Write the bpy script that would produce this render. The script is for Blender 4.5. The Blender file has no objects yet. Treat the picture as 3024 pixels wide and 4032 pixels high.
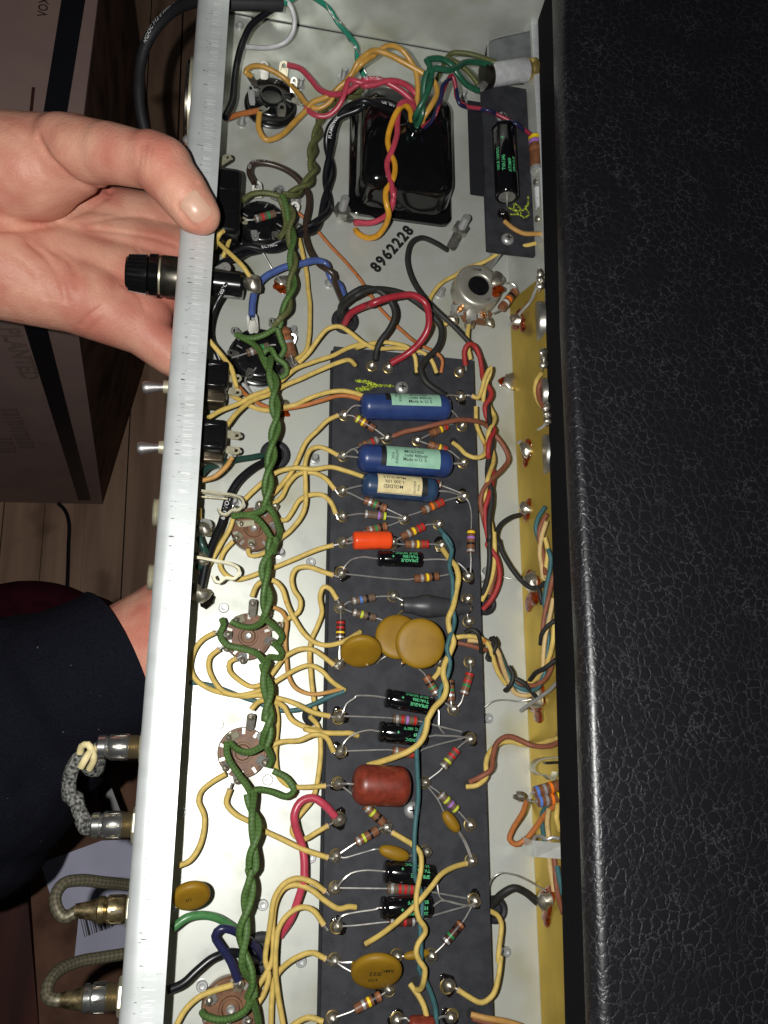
import bpy, bmesh, math, random
import numpy as np
from mathutils import Matrix, Vector, noise as mnoise
random.seed(7); np.random.seed(7)
S = 0.001                                   # everything below is written in millimetres
SC = bpy.context.scene
# ---------------------------------------------------------------- camera, world, flash lamp, exposure
CAMR = np.array([[0.97693866, 0.00129632, 0.21351623],
                 [0.05874604, -0.96302084, -0.2629444],
                 [0.20527972, 0.26942378, -0.94088844]])   # rows: right, down, forward in chassis axes
HC = 345.0
FPX = 3261.0
cam_d = bpy.data.cameras.new('camera'); cam = bpy.data.objects.new('camera', cam_d)
SC.collection.objects.link(cam); SC.camera = cam
_r, _d, _f = CAMR
cam.matrix_world = Matrix(((_r[0], -_d[0], -_f[0], 0), (_r[1], -_d[1], -_f[1], 0),
                           (_r[2], -_d[2], -_f[2], HC*S), (0, 0, 0, 1)))
cam_d.sensor_fit = 'VERTICAL'; cam_d.sensor_height = 36.0; cam_d.lens = FPX/4032*36
cam_d.clip_start = 0.01; cam_d.clip_end = 20
SC.render.resolution_x = 768; SC.render.resolution_y = 1024
W_ = bpy.data.worlds.new('World'); SC.world = W_; W_.use_nodes = True
_bg = W_.node_tree.nodes['Background']; _bg.inputs[0].default_value = (0.9, 0.95, 1.0, 1); _bg.inputs[1].default_value = 0.012
fl = bpy.data.lights.new('phone_flash', 'POINT'); fl.energy = 5.6; fl.shadow_soft_size = 0.0022; fl.color = (1.0, 0.99, 0.955)
flo = bpy.data.objects.new('phone_flash', fl); SC.collection.objects.link(flo)
flo.location = Vector(((-25.0)*S, 4.0*S, (HC+1)*S))
SC.view_settings.view_transform = 'Standard'; SC.view_settings.look = 'None'
SC.view_settings.exposure = 0.0; SC.view_settings.gamma = 1.0

# ---------------------------------------------------------------- photo measurements -> chassis millimetres
TL = {'A': (700, 0, .48222), 'B': (1400, 0, .48222), 'C': (700, 700, .48222), 'D': (1400, 700, .48222),
      'E': (700, 1400, .48222), 'F': (1400, 1400, .48222), 'G': (700, 2100, .48222), 'H': (1400, 2100, .48222),
      'I': (600, 2700, .48222), 'J': (1300, 2700, .48222), 'K': (600, 3300, .48222), 'L': (1300, 3300, .48222),
      'M': (1800, 1100, .3618), 'N': (1800, 2000, .40683), 'O': (1800, 2900, .51177),
      'P': (0, 0, .5425), 'Q': (0, 1200, .5425), 'R': (0, 2300, .5425), 'S': (0, 3100, .5425), 'Z': (0, 0, 1.0),
      'Y': (2000, 0, .6172), 'X': (2000, 2600, .6473)}
def P(u, v, z):
    r = CAMR.T @ np.array([(u-1512.)/FPX, (v-2016.)/FPX, 1.0])
    t = (z-HC)/r[2]
    return np.array([t*r[0], t*r[1], z])
def PX(t, x, y, z):
    o = TL[t]; return P(o[0]+x*o[2], o[1]+y*o[2], z)
def parse(s, z=10.0):
    """'E 10,20 30,40,12 G 5,6' -> mm points; third number is the height"""
    t = None; raw = []
    for k in s.split():
        if k.isalpha(): t = k; continue
        v = [float(a) for a in k.split(',')]
        raw.append((t, v[0], v[1], v[2] if len(v) > 2 else None))
    if isinstance(z, (int, float)): z = (z, z, z)
    n = len(raw); out = []
    for i, (t, x, y, h) in enumerate(raw):
        if h is None: h = z[0] if i == 0 else (z[2] if i == n-1 else z[1])
        out.append(PX(t, x, y, h))
    return np.array(out)

# ---------------------------------------------------------------- materials
MATS = {}
def L(c):                                    # sRGB 0-255 -> linear
    return tuple((x/255/12.92 if x/255 <= .04045 else ((x/255+.055)/1.055)**2.4) for x in c)
def M(key, col=(.5, .5, .5), rough=.5, metal=0.0, spec=.5, col2=None, ns=.6, detail=4, lo=.4, hi=.65,
      bump=0.0, bs=2.0, bd=.05, stain=None, ss=.12, slo=.62, shi=.72, rvar=0.0, braid=None, coat=0.0, stretch=None, sub=0.0, heat=None):
    """procedural Principled material; ns/bs/ss are noise scales in 1/mm"""
    if key in MATS: return MATS[key]
    m = bpy.data.materials.new(key); m.use_nodes = True; nt = m.node_tree; N = nt.nodes; K = nt.links.new
    b = N['Principled BSDF']; b.inputs['Roughness'].default_value = rough; b.inputs['Metallic'].default_value = metal
    b.inputs['Specular IOR Level'].default_value = spec; b.inputs['Coat Weight'].default_value = coat
    b.inputs['Coat Roughness'].default_value = .08
    if sub: b.inputs['Subsurface Weight'].default_value = sub; b.inputs['Subsurface Radius'].default_value = (.004, .0016, .0009); b.inputs['Subsurface Scale'].default_value = 1.0
    tc = N.new('ShaderNodeTexCoord'); vec = tc.outputs['Object']
    if stretch:
        mp = N.new('ShaderNodeMapping'); mp.inputs['Scale'].default_value = stretch; K(vec, mp.inputs[0]); svec = mp.outputs[0]
    else: svec = vec
    def noise(sc, det, v):
        n = N.new('ShaderNodeTexNoise'); n.inputs['Scale'].default_value = sc/S; n.inputs['Detail'].default_value = det; K(v, n.inputs['Vector']); return n
    base = None
    n1 = noise(ns, detail, svec)
    rp = N.new('ShaderNodeMapRange'); rp.inputs[1].default_value = lo; rp.inputs[2].default_value = hi; K(n1.outputs[0], rp.inputs[0])
    mx = N.new('ShaderNodeMix'); mx.data_type = 'RGBA'
    c2 = col2 or tuple(x*.82 for x in col)
    mx.inputs[6].default_value = (*col, 1); mx.inputs[7].default_value = (*c2, 1); K(rp.outputs[0], mx.inputs[0]); base = mx.outputs[2]
    if stain:
        n2 = noise(ss, 2, vec); r2 = N.new('ShaderNodeMapRange'); r2.inputs[1].default_value = slo; r2.inputs[2].default_value = shi; K(n2.outputs[0], r2.inputs[0])
        m2 = N.new('ShaderNodeMix'); m2.data_type = 'RGBA'; K(r2.outputs[0], m2.inputs[0]); K(base, m2.inputs[6]); m2.inputs[7].default_value = (*stain, 1); base = m2.outputs[2]
    hgt = None
    if braid:
        uv = N.new('ShaderNodeUVMap'); sp = N.new('ShaderNodeSeparateXYZ'); K(uv.outputs[0], sp.inputs[0])
        def ma(op, a, bb):
            q = N.new('ShaderNodeMath'); q.operation = op
            for i, z in enumerate((a, bb)):
                if z is None: continue
                if isinstance(z, (int, float)): q.inputs[i].default_value = z
                else: K(z, q.inputs[i])
            return q.outputs[0]
        u = ma('MULTIPLY', sp.outputs[0], 2*math.pi*braid[0]); v = ma('MULTIPLY', sp.outputs[1], braid[1])
        h = ma('MULTIPLY', ma('SINE', ma('ADD', u, v), None), ma('SINE', ma('SUBTRACT', u, v), None))
        hgt = ma('MULTIPLY_ADD', h, .5)
        N[-1].inputs[2].default_value = .5
        m3 = N.new('ShaderNodeMix'); m3.data_type = 'RGBA'; m3.blend_type = 'MULTIPLY'; m3.inputs[0].default_value = braid[2]
        cr = N.new('ShaderNodeMapRange'); cr.inputs[3].default_value = .35; cr.inputs[4].default_value = 1.1; K(hgt, cr.inputs[0])
        K(base, m3.inputs[6]); K(cr.outputs[0], m3.inputs[7]); base = m3.outputs[2]
    if heat:                                 # scorched end of a wire, from the soldering iron
        at = N.new('ShaderNodeAttribute'); at.attribute_name = 'heat'; n5 = noise(.5, 2, vec)
        mh = N.new('ShaderNodeMath'); mh.operation = 'MULTIPLY'; K(at.outputs['Fac'], mh.inputs[0])
        r5 = N.new('ShaderNodeMapRange'); r5.inputs[1].default_value = .38; r5.inputs[2].default_value = .6; K(n5.outputs[0], r5.inputs[0]); K(r5.outputs[0], mh.inputs[1])
        m5 = N.new('ShaderNodeMix'); m5.data_type = 'RGBA'; K(mh.outputs[0], m5.inputs[0]); K(base, m5.inputs[6]); m5.inputs[7].default_value = (*heat, 1); base = m5.outputs[2]
    K(base, b.inputs['Base Color'])
    if rvar:
        r3 = N.new('ShaderNodeMapRange'); r3.inputs[1].default_value = .3; r3.inputs[2].default_value = .7; r3.inputs[3].default_value = max(.02, rough-rvar); r3.inputs[4].default_value = min(1, rough+rvar)
        K(n1.outputs[0], r3.inputs[0]); K(r3.outputs[0], b.inputs['Roughness'])
    if bump or hgt is not None:
        bp = N.new('ShaderNodeBump'); bp.inputs['Strength'].default_value = bump or .35; bp.inputs['Distance'].default_value = bd*S
        if hgt is not None and not bump: K(hgt, bp.inputs['Height'])
        else:
            n3 = noise(bs, 3, svec); K(n3.outputs[0], bp.inputs['Height'])
        K(bp.outputs[0], b.inputs['Normal'])
    MATS[key] = m; return m
def cloth(key, c, stain=None, dark=.45, slo=.64, heat=None, br=(4, 5.6)):
    return M(key, L(c), rough=.55, spec=.35, ns=.35, col2=tuple(x*.8 for x in L(c)), stain=stain, ss=.11, slo=slo, shi=slo+.09, braid=(*br, dark), heat=heat)
cloth('yellow', (210, 181, 98), stain=L((176, 112, 48)), dark=.22, slo=.69, heat=L((168, 96, 34)))
cloth('paleyellow', (208, 178, 122), dark=.35)
cloth('amber', (196, 148, 82), dark=.35)
cloth('orangecloth', (186, 112, 58), dark=.45)
cloth('browncloth', (140, 84, 62), dark=.4)
cloth('redcloth', (168, 50, 48), dark=.45)
cloth('blackcloth', (44, 44, 42), dark=.5)
cloth('greencloth', (84, 116, 58), dark=.75, br=(2, 2.2))
cloth('olivecloth', (104, 108, 66), dark=.75, br=(2, 2.2))
cloth('tealcloth', (62, 104, 108), dark=.4)
def pvc(key, c): return M(key, L(c), rough=.32, spec=.5, ns=.3, bump=.08, bs=.8)
pvc('redpvc', (160, 42, 54)); pvc('pinkpvc', (184, 66, 84)); pvc('yellowpvc', (196, 150, 70)); pvc('goldpvc', (212, 152, 44))
pvc('greenpvc', (38, 92, 68)); pvc('leafpvc', (74, 128, 76)); pvc('tealpvc', (44, 138, 112)); pvc('bluepvc', (70, 90, 148)); pvc('navypvc', (36, 38, 74))
pvc('blackpvc', (22, 23, 27)); pvc('brownpvc', (58, 46, 38)); pvc('whitepvc', (214, 214, 216)); pvc('darkgreenpvc', (36, 66, 58)); pvc('plumpvc', (150, 44, 62))
M('zinc', (.62, .64, .60), rough=.43, metal=.42, ns=.07, col2=(.50, .52, .46), detail=10, lo=.35, hi=.68, rvar=.13, bump=.08, bs=1.5, stain=(.42, .42, .30), ss=.03, slo=.55, shi=.75)
M('flangezinc', (.66, .69, .70), rough=.45, metal=.35, ns=.3, col2=(.58, .60, .60), detail=5, stretch=(.3, 2, 1), bump=.15, bs=.4)
M('brass', (.55, .385, .07), rough=.40, metal=.6, ns=.08, col2=(.47, .33, .065), detail=6, stretch=(1.5, .6, 1.5), rvar=.1, bump=.05, bs=1.2, stain=(.30, .20, .06), ss=.05)
M('goldbrass', (.62, .46, .16), rough=.3, metal=.8, ns=.3)
M('eyelet', (.40, .30, .12), rough=.35, metal=.8, ns=.5)
M('palebrass', (.60, .56, .40), rough=.38, metal=.6, ns=.3)
M('tin', (.56, .55, .52), rough=.33, metal=.7, ns=.5, col2=(.45, .43, .40))
M('solder', (.70, .66, .57), rough=.38, metal=.95, ns=.35, col2=(.42, .38, .29), bump=.25, bs=.7, bd=.12, rvar=.1)
M('steel', (.52, .53, .53), rough=.36, metal=.65, ns=.3, col2=(.5, .5, .48))
M('oldsteel', (.40, .39, .36), rough=.36, metal=.85, ns=.3, col2=(.26, .25, .22))
M('chrome', (.60, .60, .58), rough=.22, metal=.95, ns=.2, col2=(.68, .68, .68))
M('potcan', (.50, .48, .42), rough=.38, metal=.65, ns=.15, col2=(.42, .40, .33), rvar=.06)
M('fibre', L((50, 51, 56)), rough=.68, spec=.35, ns=.16, col2=L((37, 38, 43)), detail=9, bump=.45, bs=1.6, bd=.14, stain=L((92, 92, 96)), ss=1.3, slo=.735, shi=.76)
M('darkfibre', L((34, 35, 40)), rough=.75, spec=.25, ns=.6, bump=.2, bs=1.5)
M('bakelite', L((22, 22, 24)), rough=.22, spec=.6, ns=.4, col2=L((15, 15, 16)), bump=.06, bs=.6)
M('blackplastic', L((18, 18, 20)), rough=.18, spec=.55, ns=.4, bump=.05, bs=.5)
M('gloss_black', L((13, 13, 15)), rough=.10, spec=.6, ns=.2, bump=.10, bs=.12, bd=.3, coat=.5)
M('phenolic', L((118, 82, 56)), rough=.5, spec=.35, ns=.25, col2=L((98, 66, 44)), bump=.08, bs=.8)
M('phenolic_print', L((96, 52, 34)), rough=.5)
M('rubber', L((38, 38, 42)), rough=.6, spec=.35, ns=.6)
M('capblue', L((42, 62, 112)), rough=.34, spec=.5, ns=.12, col2=L((35, 52, 98)), bump=.06, bs=.4)
M('capsteelblue', L((44, 66, 94)), rough=.34, spec=.5, ns=.2, col2=L((30, 50, 84)), bump=.06, bs=.4)
M('caporange', (.80, .075, .014), rough=.26, spec=.5, ns=.2, col2=(.74, .065, .012))
M('capmaroon', L((126, 52, 36)), rough=.38, spec=.5, ns=.35, col2=L((104, 40, 28)), bump=.08, bs=.7)
M('lytic', L((14, 14, 17)), rough=.12, spec=.6, ns=.3, coat=.4)
M('ceramic', L((142, 108, 24)), rough=.5, spec=.3, ns=.10, col2=L((128, 94, 20)), bump=.12, bs=.35, bd=.15)
M('shrink', L((58, 59, 62)), rough=.42, spec=.5, ns=.3)
M('mint', L((150, 194, 168)), rough=.6, ns=.3, col2=L((138, 182, 156)))
M('cream', L((224, 208, 158)), rough=.6, ns=.3, col2=L((204, 188, 138)))
M('inkblack', L((20, 20, 20)), rough=.6); M('inkgreen', L((96, 206, 140)), rough=.5); M('inkwhite', L((215, 215, 215)), rough=.5)
M('inkmaroon', L((60, 22, 18)), rough=.7); M('chalk', L((176, 190, 50)), rough=.9, ns=1.2, col2=L((90, 100, 30)), lo=.45, hi=.55)
M('flux', L((128, 48, 8)), rough=.14, spec=.6, ns=.5, col2=L((48, 16, 4)), bump=.3, bs=.6, bd=.2, coat=.5)
M('fluxdark', L((20, 16, 15)), rough=.12, spec=.6, ns=.7, bump=.6, bs=1.0, bd=.3)
M('resbrown', L((124, 82, 56)), rough=.42, spec=.4, ns=.5, col2=L((104, 66, 44)))
M('resgrey', L((104, 86, 70)), rough=.45, spec=.4, ns=.5, col2=L((88, 70, 56)))
M('restan', L((168, 118, 80)), rough=.42, spec=.4, ns=.5)
M('resdark', L((74, 44, 34)), rough=.35, spec=.4, ns=.5)
BAND = {'s': M('band_silver', (.62, .62, .60), rough=.4, metal=.6, ns=1), 'y': M('band_yellow', L((244, 208, 36)), rough=.4), 'k': M('band_black', L((22, 20, 20)), rough=.4),
        'r': M('band_red', L((186, 36, 38)), rough=.4), 'g': M('band_green', L((40, 132, 74)), rough=.4), 'p': M('band_purple', L((164, 116, 190)), rough=.4),
        'o': M('band_orange', L((240, 122, 30)), rough=.4), 'w': M('band_white', L((200, 200, 192)), rough=.4), 'b': M('band_blue', L((84, 128, 206)), rough=.4),
        'n': M('band_brown', L((150, 96, 62)), rough=.4), 'e': M('band_grey', L((140, 140, 140)), rough=.4), 'l': M('band_lime', L((196, 210, 60)), rough=.4)}

# ---------------------------------------------------------------- geometry helpers: everything returns (verts Nx3 mm, faces, uv or None)
def join(*gs):
    V = []; F = []; U = []; o = 0; hasuv = any(g[2] is not None for g in gs)
    for g in gs:
        V.append(np.asarray(g[0], float)); F += [tuple(i+o for i in f) for f in g[1]]
        if hasuv: U.append(g[2] if g[2] is not None else np.zeros((len(g[0]), 2)))
        o += len(g[0])
    return (np.vstack(V), F, np.vstack(U) if hasuv else None)
def unit(v): v = np.asarray(v, float); return v/(np.linalg.norm(v)+1e-12)
def spline(pts, step=1.3):
    p = np.asarray(pts, float)
    if len(p) < 3:
        n = max(2, int(np.linalg.norm(p[1]-p[0])/3)+1); return np.array([p[0]+(p[1]-p[0])*i/(n-1) for i in range(n)])
    q = np.vstack([2*p[0]-p[1], p, 2*p[-1]-p[-2]]); out = []
    for i in range(1, len(q)-2):
        a, b, c, d = q[i-1:i+3]; l = np.linalg.norm(c-b); n = max(2, int(l/step))
        t0 = 0; t1 = max(1e-3, np.linalg.norm(b-a))**.5; t2 = t1+max(1e-3, l)**.5; t3 = t2+max(1e-3, np.linalg.norm(d-c))**.5
        for k in range(n):
            t = t1+(t2-t1)*k/n
            A1 = a*(t1-t)/t1+b*t/t1; A2 = b*(t2-t)/(t2-t1)+c*(t-t1)/(t2-t1); A3 = c*(t3-t)/(t3-t2)+d*(t-t2)/(t3-t2)
            B1 = A1*(t2-t)/t2+A2*t/t2; B2 = A2*(t3-t)/(t3-t1)+A3*(t-t1)/(t3-t1)
            out.append(B1*(t2-t)/(t2-t1)+B2*(t-t1)/(t2-t1))
    out.append(p[-1]); return np.array(out)
def frames(c):
    T = np.gradient(c, axis=0); T /= (np.linalg.norm(T, axis=1)[:, None]+1e-12)
    n = np.cross(T[0], (0, 0, 1.0));
    if np.linalg.norm(n) < .1: n = np.cross(T[0], (1.0, 0, 0))
    n = unit(n); Ns = []
    for t in T:
        n = unit(n-t*np.dot(n, t)); Ns.append(n)
    Ns = np.array(Ns); return T, Ns, np.cross(T, Ns)
def tube(c, r, seg=8, smooth=True, step=1.3, raw=False, ends=True):
    c = np.asarray(c, float) if raw else spline(c, step)
    T, A, B = frames(c); n = len(c); r = np.full(n, r) if np.isscalar(r) else np.interp(np.linspace(0, 1, n), np.linspace(0, 1, len(r)), r)
    th = np.arange(seg+1)*2*math.pi/seg
    V = (c[:, None, :] + r[:, None, None]*(np.cos(th)[None, :, None]*A[:, None, :]+np.sin(th)[None, :, None]*B[:, None, :])).reshape(-1, 3)
    s = np.concatenate([[0], np.cumsum(np.linalg.norm(np.diff(c, axis=0), axis=1))])
    U = np.stack([np.tile(np.arange(seg+1)/seg, n), np.repeat(s, seg+1)], 1)
    w = seg+1
    F = [(i*w+k, i*w+k+1, (i+1)*w+k+1, (i+1)*w+k) for i in range(n-1) for k in range(seg)]
    if ends: F.append(tuple(range(seg-1, -1, -1))); F.append(tuple((n-1)*w+k for k in range(seg)))
    return V, F, U
def lathe(prof, o, ax, seg=20, up=None):
    """prof: (radius, height) list along ax from o"""
    ax = unit(ax); a = np.cross(ax, (0, 0, 1.0) if up is None else up)
    if np.linalg.norm(a) < 1e-3: a = np.cross(ax, (0, 1.0, 0))
    a = unit(a); b = np.cross(ax, a); V = []; F = []
    th = np.arange(seg)*2*math.pi/seg; ring = np.cos(th)[:, None]*a+np.sin(th)[:, None]*b
    for r, h in prof: V.append(o+ax*h+ring*r)
    n = len(prof)
    for i in range(n-1):
        for k in range(seg):
            k2 = (k+1) % seg; F.append((i*seg+k, i*seg+k2, (i+1)*seg+k2, (i+1)*seg+k))
    F.append(tuple(range(seg-1, -1, -1))); F.append(tuple((n-1)*seg+k for k in range(seg)))
    return np.vstack(V), F, None
def obox(c, x, y, z):
    c, x, y, z = (np.asarray(a, float) for a in (c, x, y, z))
    V = [c+sx*x+sy*y+sz*z for sz in (-1, 1) for sy in (-1, 1) for sx in (-1, 1)]
    return np.array(V), [(0, 2, 3, 1), (4, 5, 7, 6), (0, 1, 5, 4), (2, 6, 7, 3), (0, 4, 6, 2), (1, 3, 7, 5)], None
def box(x0, x1, y0, y1, z0, z1):
    return obox(((x0+x1)/2, (y0+y1)/2, (z0+z1)/2), ((x1-x0)/2, 0, 0), (0, (y1-y0)/2, 0), (0, 0, (z1-z0)/2))
def slab(loop, dz):
    """closed 3-D loop (list of points) extruded by vector dz"""
    l = np.asarray(loop, float); n = len(l); V = np.vstack([l, l+np.asarray(dz, float)])
    return V, [tuple(range(n-1, -1, -1)), tuple(range(n, 2*n))]+[(i, (i+1) % n, (i+1) % n+n, i+n) for i in range(n)], None
def blob(c, r, h, seg=16, rings=7, rough=.12, n=(0, 0, 1), seed=None, sx=1.0, xd=(1, 0, 0), flat=.35):
    """solder-like dome: radius r, height h over its centre; hangs a little below c"""
    rnd = random.Random(seed if seed is not None else random.random()); n = unit(n); a = unit(np.asarray(xd, float)-n*np.dot(xd, n)); b = np.cross(n, a); V = []; ph = [rnd.random()*6.28 for _ in range(4)]
    for i in range(rings+1):
        t = -flat + (1+flat)*i/rings
        rr = r*math.sqrt(max(0.0, 1-t*t)) if i < rings else 0
        for k in range(seg):
            th = 2*math.pi*k/seg; w = 1+rough*(math.sin(th*2+ph[0])+.6*math.sin(th*3+ph[1]+t*2)+.4*math.sin(th*5+ph[2]))*.5
            V.append(np.asarray(c, float)+a*math.cos(th)*rr*w*sx+b*math.sin(th)*rr*w+n*h*(t+flat*.6)*(1+rough*.4*math.sin(th+ph[3])*(1-abs(t))))
    F = []
    for i in range(rings):
        for k in range(seg):
            k2 = (k+1) % seg; F.append((i*seg+k, i*seg+k2, (i+1)*seg+k2, (i+1)*seg+k))
    F.append(tuple(range(seg-1, -1, -1)))
    return np.array(V), F, None
def eyelet(a, b, w, t, hole=.45, up=(0, 0, 1.0)):
    """flat metal lug from a to b, width w, thickness t, rounded tip with a hole"""
    a = np.asarray(a, float); b = np.asarray(b, float); d = unit(b-a); s = unit(np.cross(d, up)); n = np.cross(s, d); l = np.linalg.norm(b-a)
    n_ = 20; O = []; I = []
    hc = l-w*.55
    for k in range(n_):
        th = 2*math.pi*k/n_; ca, sa = math.cos(th), math.sin(th)
        I.append((hc+ca*w*hole*.5, sa*w*hole*.5))
        if ca >= 0: O.append((hc+ca*w*.5, sa*w*.5))
        else:
            m = max(abs(ca), abs(sa)); O.append((max(0, hc+ca/m*hc) if abs(ca) > .35 else hc*(1+ca/.35), sa/m*w*.5))
    V = []
    for zz in (-t/2, t/2):
        for (x, y) in O: V.append(a+d*x+s*y+n*zz)
        for (x, y) in I: V.append(a+d*x+s*y+n*zz)
    F = []
    for k in range(n_):
        k2 = (k+1) % n_; o = 2*n_
        F += [(k, k2, n_+k2, n_+k), (o+k2, o+k, o+n_+k, o+n_+k2), (k2, k, o+k, o+k2), (n_+k, n_+k2, o+n_+k2, o+n_+k)]
    return np.array(V), F, None

# ---------------------------------------------------------------- objects
COL = SC.collection
BASE = {}
def lab(o, label=None, cat=None, group=None, kind=None):
    if label: o['label'] = label
    if cat: o['category'] = cat
    if group: o['group'] = group
    if kind: o['kind'] = kind
    return o
def thing(name, label, cat, base, group=None, kind=None):
    o = bpy.data.objects.new(name, None); COL.objects.link(o); o.empty_display_size = .003
    base = np.asarray(base, float); o.location = Vector(base*S); BASE[o.name] = base
    return lab(o, label, cat, group, kind)
def mesh(name, g, mat, base, smooth=True, angle=40):
    me = bpy.data.meshes.new(name); v = (np.asarray(g[0], float)-base)*S
    me.from_pydata(v.tolist(), [], g[1])
    if g[2] is not None:
        uv = me.uv_layers.new(name='UVMap'); idx = np.empty(len(me.loops), dtype=np.int32); me.loops.foreach_get('vertex_index', idx)
        uv.data.foreach_set('uv', np.asarray(g[2], np.float32)[idx].ravel())
    if mat: me.materials.append(MATS[mat] if isinstance(mat, str) else mat)
    if smooth:
        me.polygons.foreach_set('use_smooth', [True]*len(me.polygons))
        try: me.set_sharp_from_angle(angle=math.radians(angle))
        except Exception: pass
    me.update(); return me
def part(name, g, mat, parent, smooth=True, label=None, angle=40):
    """child mesh of a thing (or of a part): keeps the thing's own base"""
    b = BASE[parent.name]; me = mesh(name, g, mat, b, smooth, angle); o = bpy.data.objects.new(name, me); COL.objects.link(o)
    o.parent = parent; BASE[o.name] = b
    if parent.type == 'MESH' and parent.parent is None: pass
    return lab(o, label)
def solo(name, g, mat, label, cat, group=None, kind=None, smooth=True, base=None, angle=40):
    b = np.asarray(g[0][0] if base is None else base, float); me = mesh(name, g, mat, b, smooth, angle); o = bpy.data.objects.new(name, me); COL.objects.link(o)
    o.location = Vector(b*S); BASE[o.name] = b
    return lab(o, label, cat, group, kind)
_txt = {}
def text_geo(s, size, bold=.012):
    """lettering as flat mesh in its own x/y (mm); built from the built-in font"""
    k = (s, size, bold)
    if k in _txt: return _txt[k]
    cu = bpy.data.curves.new('lettering', 'FONT'); cu.body = s; cu.size = 1.0; cu.align_x = 'CENTER'; cu.align_y = 'CENTER'; cu.resolution_u = 2; cu.offset = bold; cu.space_character = 1.22 if bold == .05 else 1.0
    ob = bpy.data.objects.new('lettering', cu); COL.objects.link(ob); bpy.context.view_layer.update()
    me = bpy.data.meshes.new_from_object(ob.evaluated_get(bpy.context.evaluated_depsgraph_get()))
    bm = bmesh.new(); bm.from_mesh(me); bmesh.ops.triangulate(bm, faces=bm.faces[:])
    V = np.array([v.co[:] for v in bm.verts])*size; F = [tuple(v.index for v in f.verts) for f in bm.faces]; bm.free()
    bpy.data.objects.remove(ob); bpy.data.curves.remove(cu); bpy.data.meshes.remove(me)
    _txt[k] = (V, F); return _txt[k]
def text_flat(s, size, o, x, y, sx=1.0, bold=.012):
    V, F = text_geo(s, size, bold); x = unit(x); y = unit(y)
    return np.asarray(o)+V[:, :1]*sx*x+V[:, 1:2]*y, F, None
def text_cyl(s, size, c, ax, up, n, r, ang=0.0, sx=1.0):
    """lettering bent round a cylinder: ax reading direction, up letter-up, n outward normal at angle 0"""
    V, F = text_geo(s, size); ax, up, n = unit(ax), unit(up), unit(n); ph = ang+V[:, 1]/r
    return np.asarray(c)+V[:, :1]*sx*ax+r*(np.cos(ph)[:, None]*n+np.sin(ph)[:, None]*up), F, None
def text_wire(s, size, path, r, s0, side=1, flip=1):
    """lettering laid along a wire's camera side; s0 = start in mm, side/flip choose reading direction"""
    V, F = text_geo(s, size); c = spline(path); d = np.concatenate([[0], np.cumsum(np.linalg.norm(np.diff(c, axis=0), axis=1))])
    T = np.gradient(c, axis=0); T /= np.linalg.norm(T, axis=1)[:, None]; x = s0+V[:, 0]*side
    pt = np.stack([np.interp(x, d, c[:, i]) for i in range(3)], 1); tt = np.stack([np.interp(x, d, T[:, i]) for i in range(3)], 1)
    n = np.array([0, 0, 1.0])-tt*tt[:, 2:3]; n /= np.linalg.norm(n, axis=1)[:, None]; u = np.cross(n, tt)*side*flip
    ph = V[:, 1]/r
    return pt+(r+.04)*(np.cos(ph)[:, None]*n+np.sin(ph)[:, None]*u), F if flip*1 > 0 else [f[::-1] for f in F], None
def smooth_mesh(prims, voxel, base, name, mat, it=6):
    """one continuous surface: tapered capsules and ellipsoids fused by a voxel remesh, then relaxed"""
    gs = []
    for p in prims:
        if len(p) == 4:
            a, ra, b, rb = p; a = np.asarray(a, float); b = np.asarray(b, float); d = unit(b-a); pr = []
            for i in range(7): t = -math.pi/2+math.pi/2*i/6; pr.append((max(.01, ra*math.cos(t)), ra*math.sin(t)))
            l = np.linalg.norm(b-a)
            for i in range(7): t = math.pi/2*i/6; pr.append((max(.01, rb*math.cos(t)), l+rb*math.sin(t)))
            gs.append(lathe(pr, a, d, 24))
        else:
            c, x, y, z = p[0], *p[1]; g = lathe([(max(.01, math.cos(t)), math.sin(t)) for t in np.linspace(-math.pi/2, math.pi/2, 14)], np.zeros(3), (0, 0, 1), 28)
            gs.append((np.asarray(c)+g[0][:, :1]*np.asarray(x)+g[0][:, 1:2]*np.asarray(y)+g[0][:, 2:]*np.asarray(z), g[1], None))
    me = mesh(name, join(*gs), mat, base); o = bpy.data.objects.new(name, me); COL.objects.link(o)
    md = o.modifiers.new('fuse', 'REMESH'); md.mode = 'VOXEL'; md.voxel_size = voxel*S; md.use_smooth_shade = True
    sm = o.modifiers.new('relax', 'SMOOTH'); sm.iterations = it; sm.factor = .5
    bpy.context.view_layer.update(); me2 = bpy.data.meshes.new_from_object(o.evaluated_get(bpy.context.evaluated_depsgraph_get()))
    me2.name = name; bpy.data.objects.remove(o); me2.materials.clear(); me2.materials.append(MATS[mat])
    me2.polygons.foreach_set('use_smooth', [True]*len(me2.polygons)); return me2
CAMP = np.array([0, 0, HC])
EX, EY, EZ = np.eye(3)
def rbox(c, hx, hy, hz, bev, seg=3):
    bm = bmesh.new(); bmesh.ops.create_cube(bm, size=2.0)
    for v in bm.verts: v.co = Vector((v.co.x*hx, v.co.y*hy, v.co.z*hz))
    bmesh.ops.bevel(bm, geom=bm.edges[:], offset=bev, segments=seg, affect='EDGES', profile=.5)
    V = np.array([v.co[:] for v in bm.verts])+np.asarray(c, float); bm.verts.index_update()
    F = [tuple(v.index for v in f.verts) for f in bm.faces]; bm.free(); return V, F, None
def rot_to(g, o, x, y, z):
    v = g[0]; o = np.asarray(o, float)
    return o+v[:, :1]*np.asarray(x)+v[:, 1:2]*np.asarray(y)+v[:, 2:]*np.asarray(z), g[1], None
def hexnut(o, ax, r, h, hole=.55):
    g = lathe([(r*.9, 0), (r, h*.12), (r, h*.88), (r*.9, h), (r*hole, h)], o, ax, 6); return g
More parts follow.
